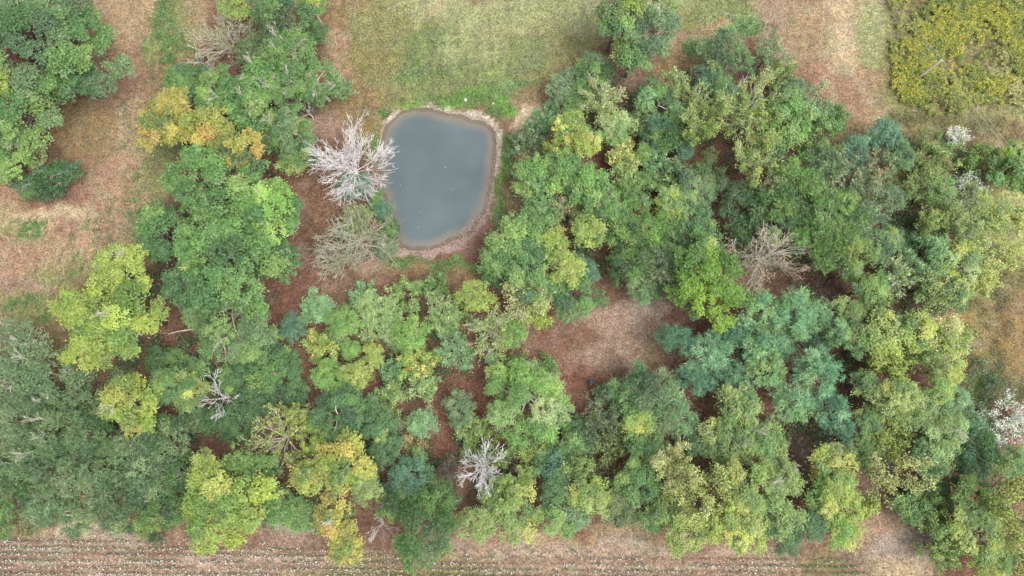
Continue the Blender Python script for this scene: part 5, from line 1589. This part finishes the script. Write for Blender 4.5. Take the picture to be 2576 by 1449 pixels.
# utility pole with three wires
POLE_H = 7.1
bx, by = [float(v) for v in ground(2306, 199)]
bz = float(height(np.array([bx]), np.array([by]))[0])
pole = empty("utility_pole", (bx, by, bz), label="weathered wooden utility pole standing in the yellow goldenrod", category="utility pole")
v, f = lathe([(0.0, -0.3), (0.21, -0.3), (0.205, 0.0), (0.19, 2.5), (0.175, 5.0), (0.16, POLE_H - 0.04), (0.14, POLE_H), (0.0, POLE_H + 0.02)], 12)
link("pole_shaft", mesh_np("pole_shaft", v, f, smooth_shade=True), M_POLE, pole)
wdir = np.array(ground(2533.0, 374.0, 5.0)) - np.array(ground(2234.7, 0.0, 5.0))
wdir = wdir / np.linalg.norm(wdir)
nrm = np.array([-wdir[1], wdir[0]])
for hz_, off in ((POLE_H + 0.02, 0.0), (POLE_H * 0.82, 0.30), (POLE_H * 0.64, 0.22)):
    ox, oy = nrm * off
    if off:
        tube_part("bracket", [(0, 0, hz_ - 0.12), (ox * .6, oy * .6, hz_ - 0.12), (ox, oy, hz_ - 0.1)], [.03, .03, .03], M_METAL, pole)
    v, f = lathe([(0.0, hz_ - 0.12), (0.05, hz_ - .12), (0.075, hz_ - .08), (0.05, hz_ - .05), (0.075, hz_ - .01), (0.05, hz_ + .03), (0.0, hz_ + .05)], 10, ox, oy)
    link("insulator", mesh_np("insulator", v, f, smooth_shade=True), M_PORC, pole)
    s = np.linspace(-1, 1, 41)
    span = 58.0
    X = bx + ox + wdir[0] * s * span
    Y = by + oy + wdir[1] * s * span
    Z = bz + hz_ + 0.05 - 0.8 * (1 - (1 - np.abs(s)) ** 2) * np.minimum(1, np.abs(s) * 2)
    P = np.stack([X, Y, Z], 1)[None]
    v, f = tubes(P, np.full((1, 41), 0.026 if off < .2 or hz_ > 5 else 0.017), 5)
    nm = {True: "top power wire running over the goldenrod from the pole tip", False: ""}[off == 0]
    if off == 0.30:
        nm = "middle power wire on the pole, second from the tip"
    elif off == 0.22:
        nm = "thin lowest wire crossing the goldenrod, lowest on the pole"
    link("power_wire", mesh_np("power_wire", v, f, smooth_shade=True), M_WIRE, None, label=nm, category="wire", group="wires on the utility pole")

# blue feed drum on thin legs
dx_, dy_ = [float(v) for v in ground(1486, 961, 0.9)]
dz_ = float(height(np.array([dx_]), np.array([dy_]))[0])
drum = empty("feed_drum", (dx_, dy_, dz_), label="dark blue drum on thin pale legs at the edge of the red litter", category="drum")
v, f = lathe([(0.0, .62), (.34, .62), (.36, .66), (.36, .9), (.375, .93), (.36, .96), (.36, 1.2), (.375, 1.23), (.36, 1.26), (.36, 1.46)], 20)
link("barrel", mesh_np("barrel", v, f, smooth_shade=True), M_DRUM, drum)
v, f = lathe([(.40, 1.44), (.40, 1.49), (.30, 1.55), (.12, 1.60), (.05, 1.64), (0.0, 1.645)], 20)
link("lid", mesh_np("lid", v, f, smooth_shade=True), M_DRUM, drum)
v, f = lathe([(.0, .50), (.09, .50), (.09, .62), (.0, .62)], 10)
link("spinner", mesh_np("spinner", v, f), M_METAL, drum)
for k in range(3):
    a = 2.2 + k * 2.094
    tube_part("leg", [(math.cos(a) * .36, math.sin(a) * .36, 1.3), (math.cos(a) * .55, math.sin(a) * .55, .65), (math.cos(a) * .74, math.sin(a) * .74, 0)], [.025, .025, .025], M_METAL, drum)

# thin post north of the pond
qx_, qy_ = [float(v) for v in ground(1288, 279)]
qz_ = float(height(np.array([qx_]), np.array([qy_]))[0])
post = empty("wooden_post", (qx_, qy_, qz_), label="thin tall pale post at the corner of the sandy patch by the pond", category="post")
tube_part("post_shaft", [(0, 0, -.2), (.02, .01, 2), (.0, .03, 3.9)], [.06, .055, .05], BARK['pale'], post, 8)
tube_part("post_cap", [(0, .03, 3.88), (0, .03, 3.93), (0, .03, 3.97)], [.075, .075, .04], BARK['pale'], post, 8)


def stone(px, py, size, label, seed):
    rng = np.random.default_rng(seed)
    x, y = [float(v) for v in ground(px, py)]
    z = float(height(np.array([x]), np.array([y]))[0])
    lat, lon = 7, 10
    V = []
    for i in range(lat + 1):
        th = math.pi * i / lat
        for j in range(lon):
            p = 2 * math.pi * j / lon
            V.append((math.sin(th) * math.cos(p), math.sin(th) * math.sin(p), math.cos(th)))
    V = np.array(V)
    bump = 1 + 0.25 * (vnoise(V[:, 0] * 2 + 5, V[:, 1] * 2 + V[:, 2] * 3, 1.0, seed) - .5) + 0.1 * np.sin(V[:, 0] * 4 + seed)
    V = V * bump[:, None] * np.array([size, size * .75, size * .5])
    F = []
    for i in range(lat):
        for j in range(lon):
            j2 = (j + 1) % lon
            F.append((i * lon + j, (i + 1) * lon + j, (i + 1) * lon + j2, i * lon + j2))
    o = link("stone", mesh_np("stone", V, np.array(F)), M_STONE, None, label=label, category="stone", group="white stones by the pond")
    o.location = (x, y, z + size * .2)
    o.rotation_euler = (0, 0, rng.uniform(0, 3))


stone(1171, 252, .42, "white stone in the green grass above the pond, the larger one", 1)
stone(1241, 261, .26, "smaller white stone in the grass near the pond's top right", 2)


def dead_branch(px, py, ang, ln, label, name="fallen_branch", mat='pale', kids=(4, 3), thick=.07, lift=.12, tilt=.05, n=1):
    rng = np.random.default_rng(int(px * 7 + py))
    x, y = [float(v) for v in ground(px, py)]
    z = float(height(np.array([x]), np.array([y]))[0])
    a = math.radians(ang)
    D = np.array([[math.cos(a), math.sin(a), tilt]])
    lv = grow(rng, np.zeros((1, 3)), D, np.array([ln]), np.array([thick]), kids, 40, up=0.02, wob=.1)
    parts = []
    for P, R in lv:
        P[..., 2] = np.abs(P[..., 2]) * .5 + lift * .5
        parts.append(tubes(P, np.maximum(R, .02), 5))
    v, f = join_parts(parts)
    o = link(name, mesh_np(name, v, f, smooth_shade=True), BARK[mat], None, label=label, category="branch", group="bare fallen branches")
    o.location = (x, y, z)


dead_branch(1076, 268, 110, .9, "short white forked stick at the top rim of the pond", mat='white', kids=(2,), thick=.07)
dead_branch(1066, 266, 95, .7, "short straight white stick left of the forked one on the pond rim", mat='white', kids=(1,), thick=.06)
dead_branch(1500, 690, 250, 3.2, "brown fallen branch at the top of the clearing", mat='tan', thick=.06)
dead_branch(1505, 715, 350, 2.6, "second brown fallen branch, lying crosswise above the clearing", mat='tan', thick=.05)
dead_branch(1655, 818, 160, 2.4, "pale thin branch lying at the right edge of the clearing", mat='tan', thick=.05)
dead_branch(2030, 690, 320, 4.5, "long brown branch lying in the dark gap right of the tan bare tree", mat='pink', thick=.07)
dead_branch(2090, 700, 240, 4.0, "second long brown branch in the dark gap, nearer the pines", mat='pink', thick=.06)
dead_branch(1965, 905, 200, 3.0, "bare brown branch on the needle floor between pines", mat='pink', thick=.05)
dead_branch(1850, 925, 140, 3.4, "brown branch on the needle floor under the lime tree's pines", mat='pink', thick=.05)
dead_branch(505, 830, 184, 4.6, "thick pale limb lying above the red litter gap at left", mat='pale', kids=(2,), thick=.17, lift=3.0)
dead_branch(300, 1000, 30, 4.0, "thin pale fallen branch on brown ground left of the golden tree", mat='pale', thick=.05)
dead_branch(200, 935, 200, 3.6, "thin pale fallen branch among the thin trees at left", mat='pale', thick=.05)
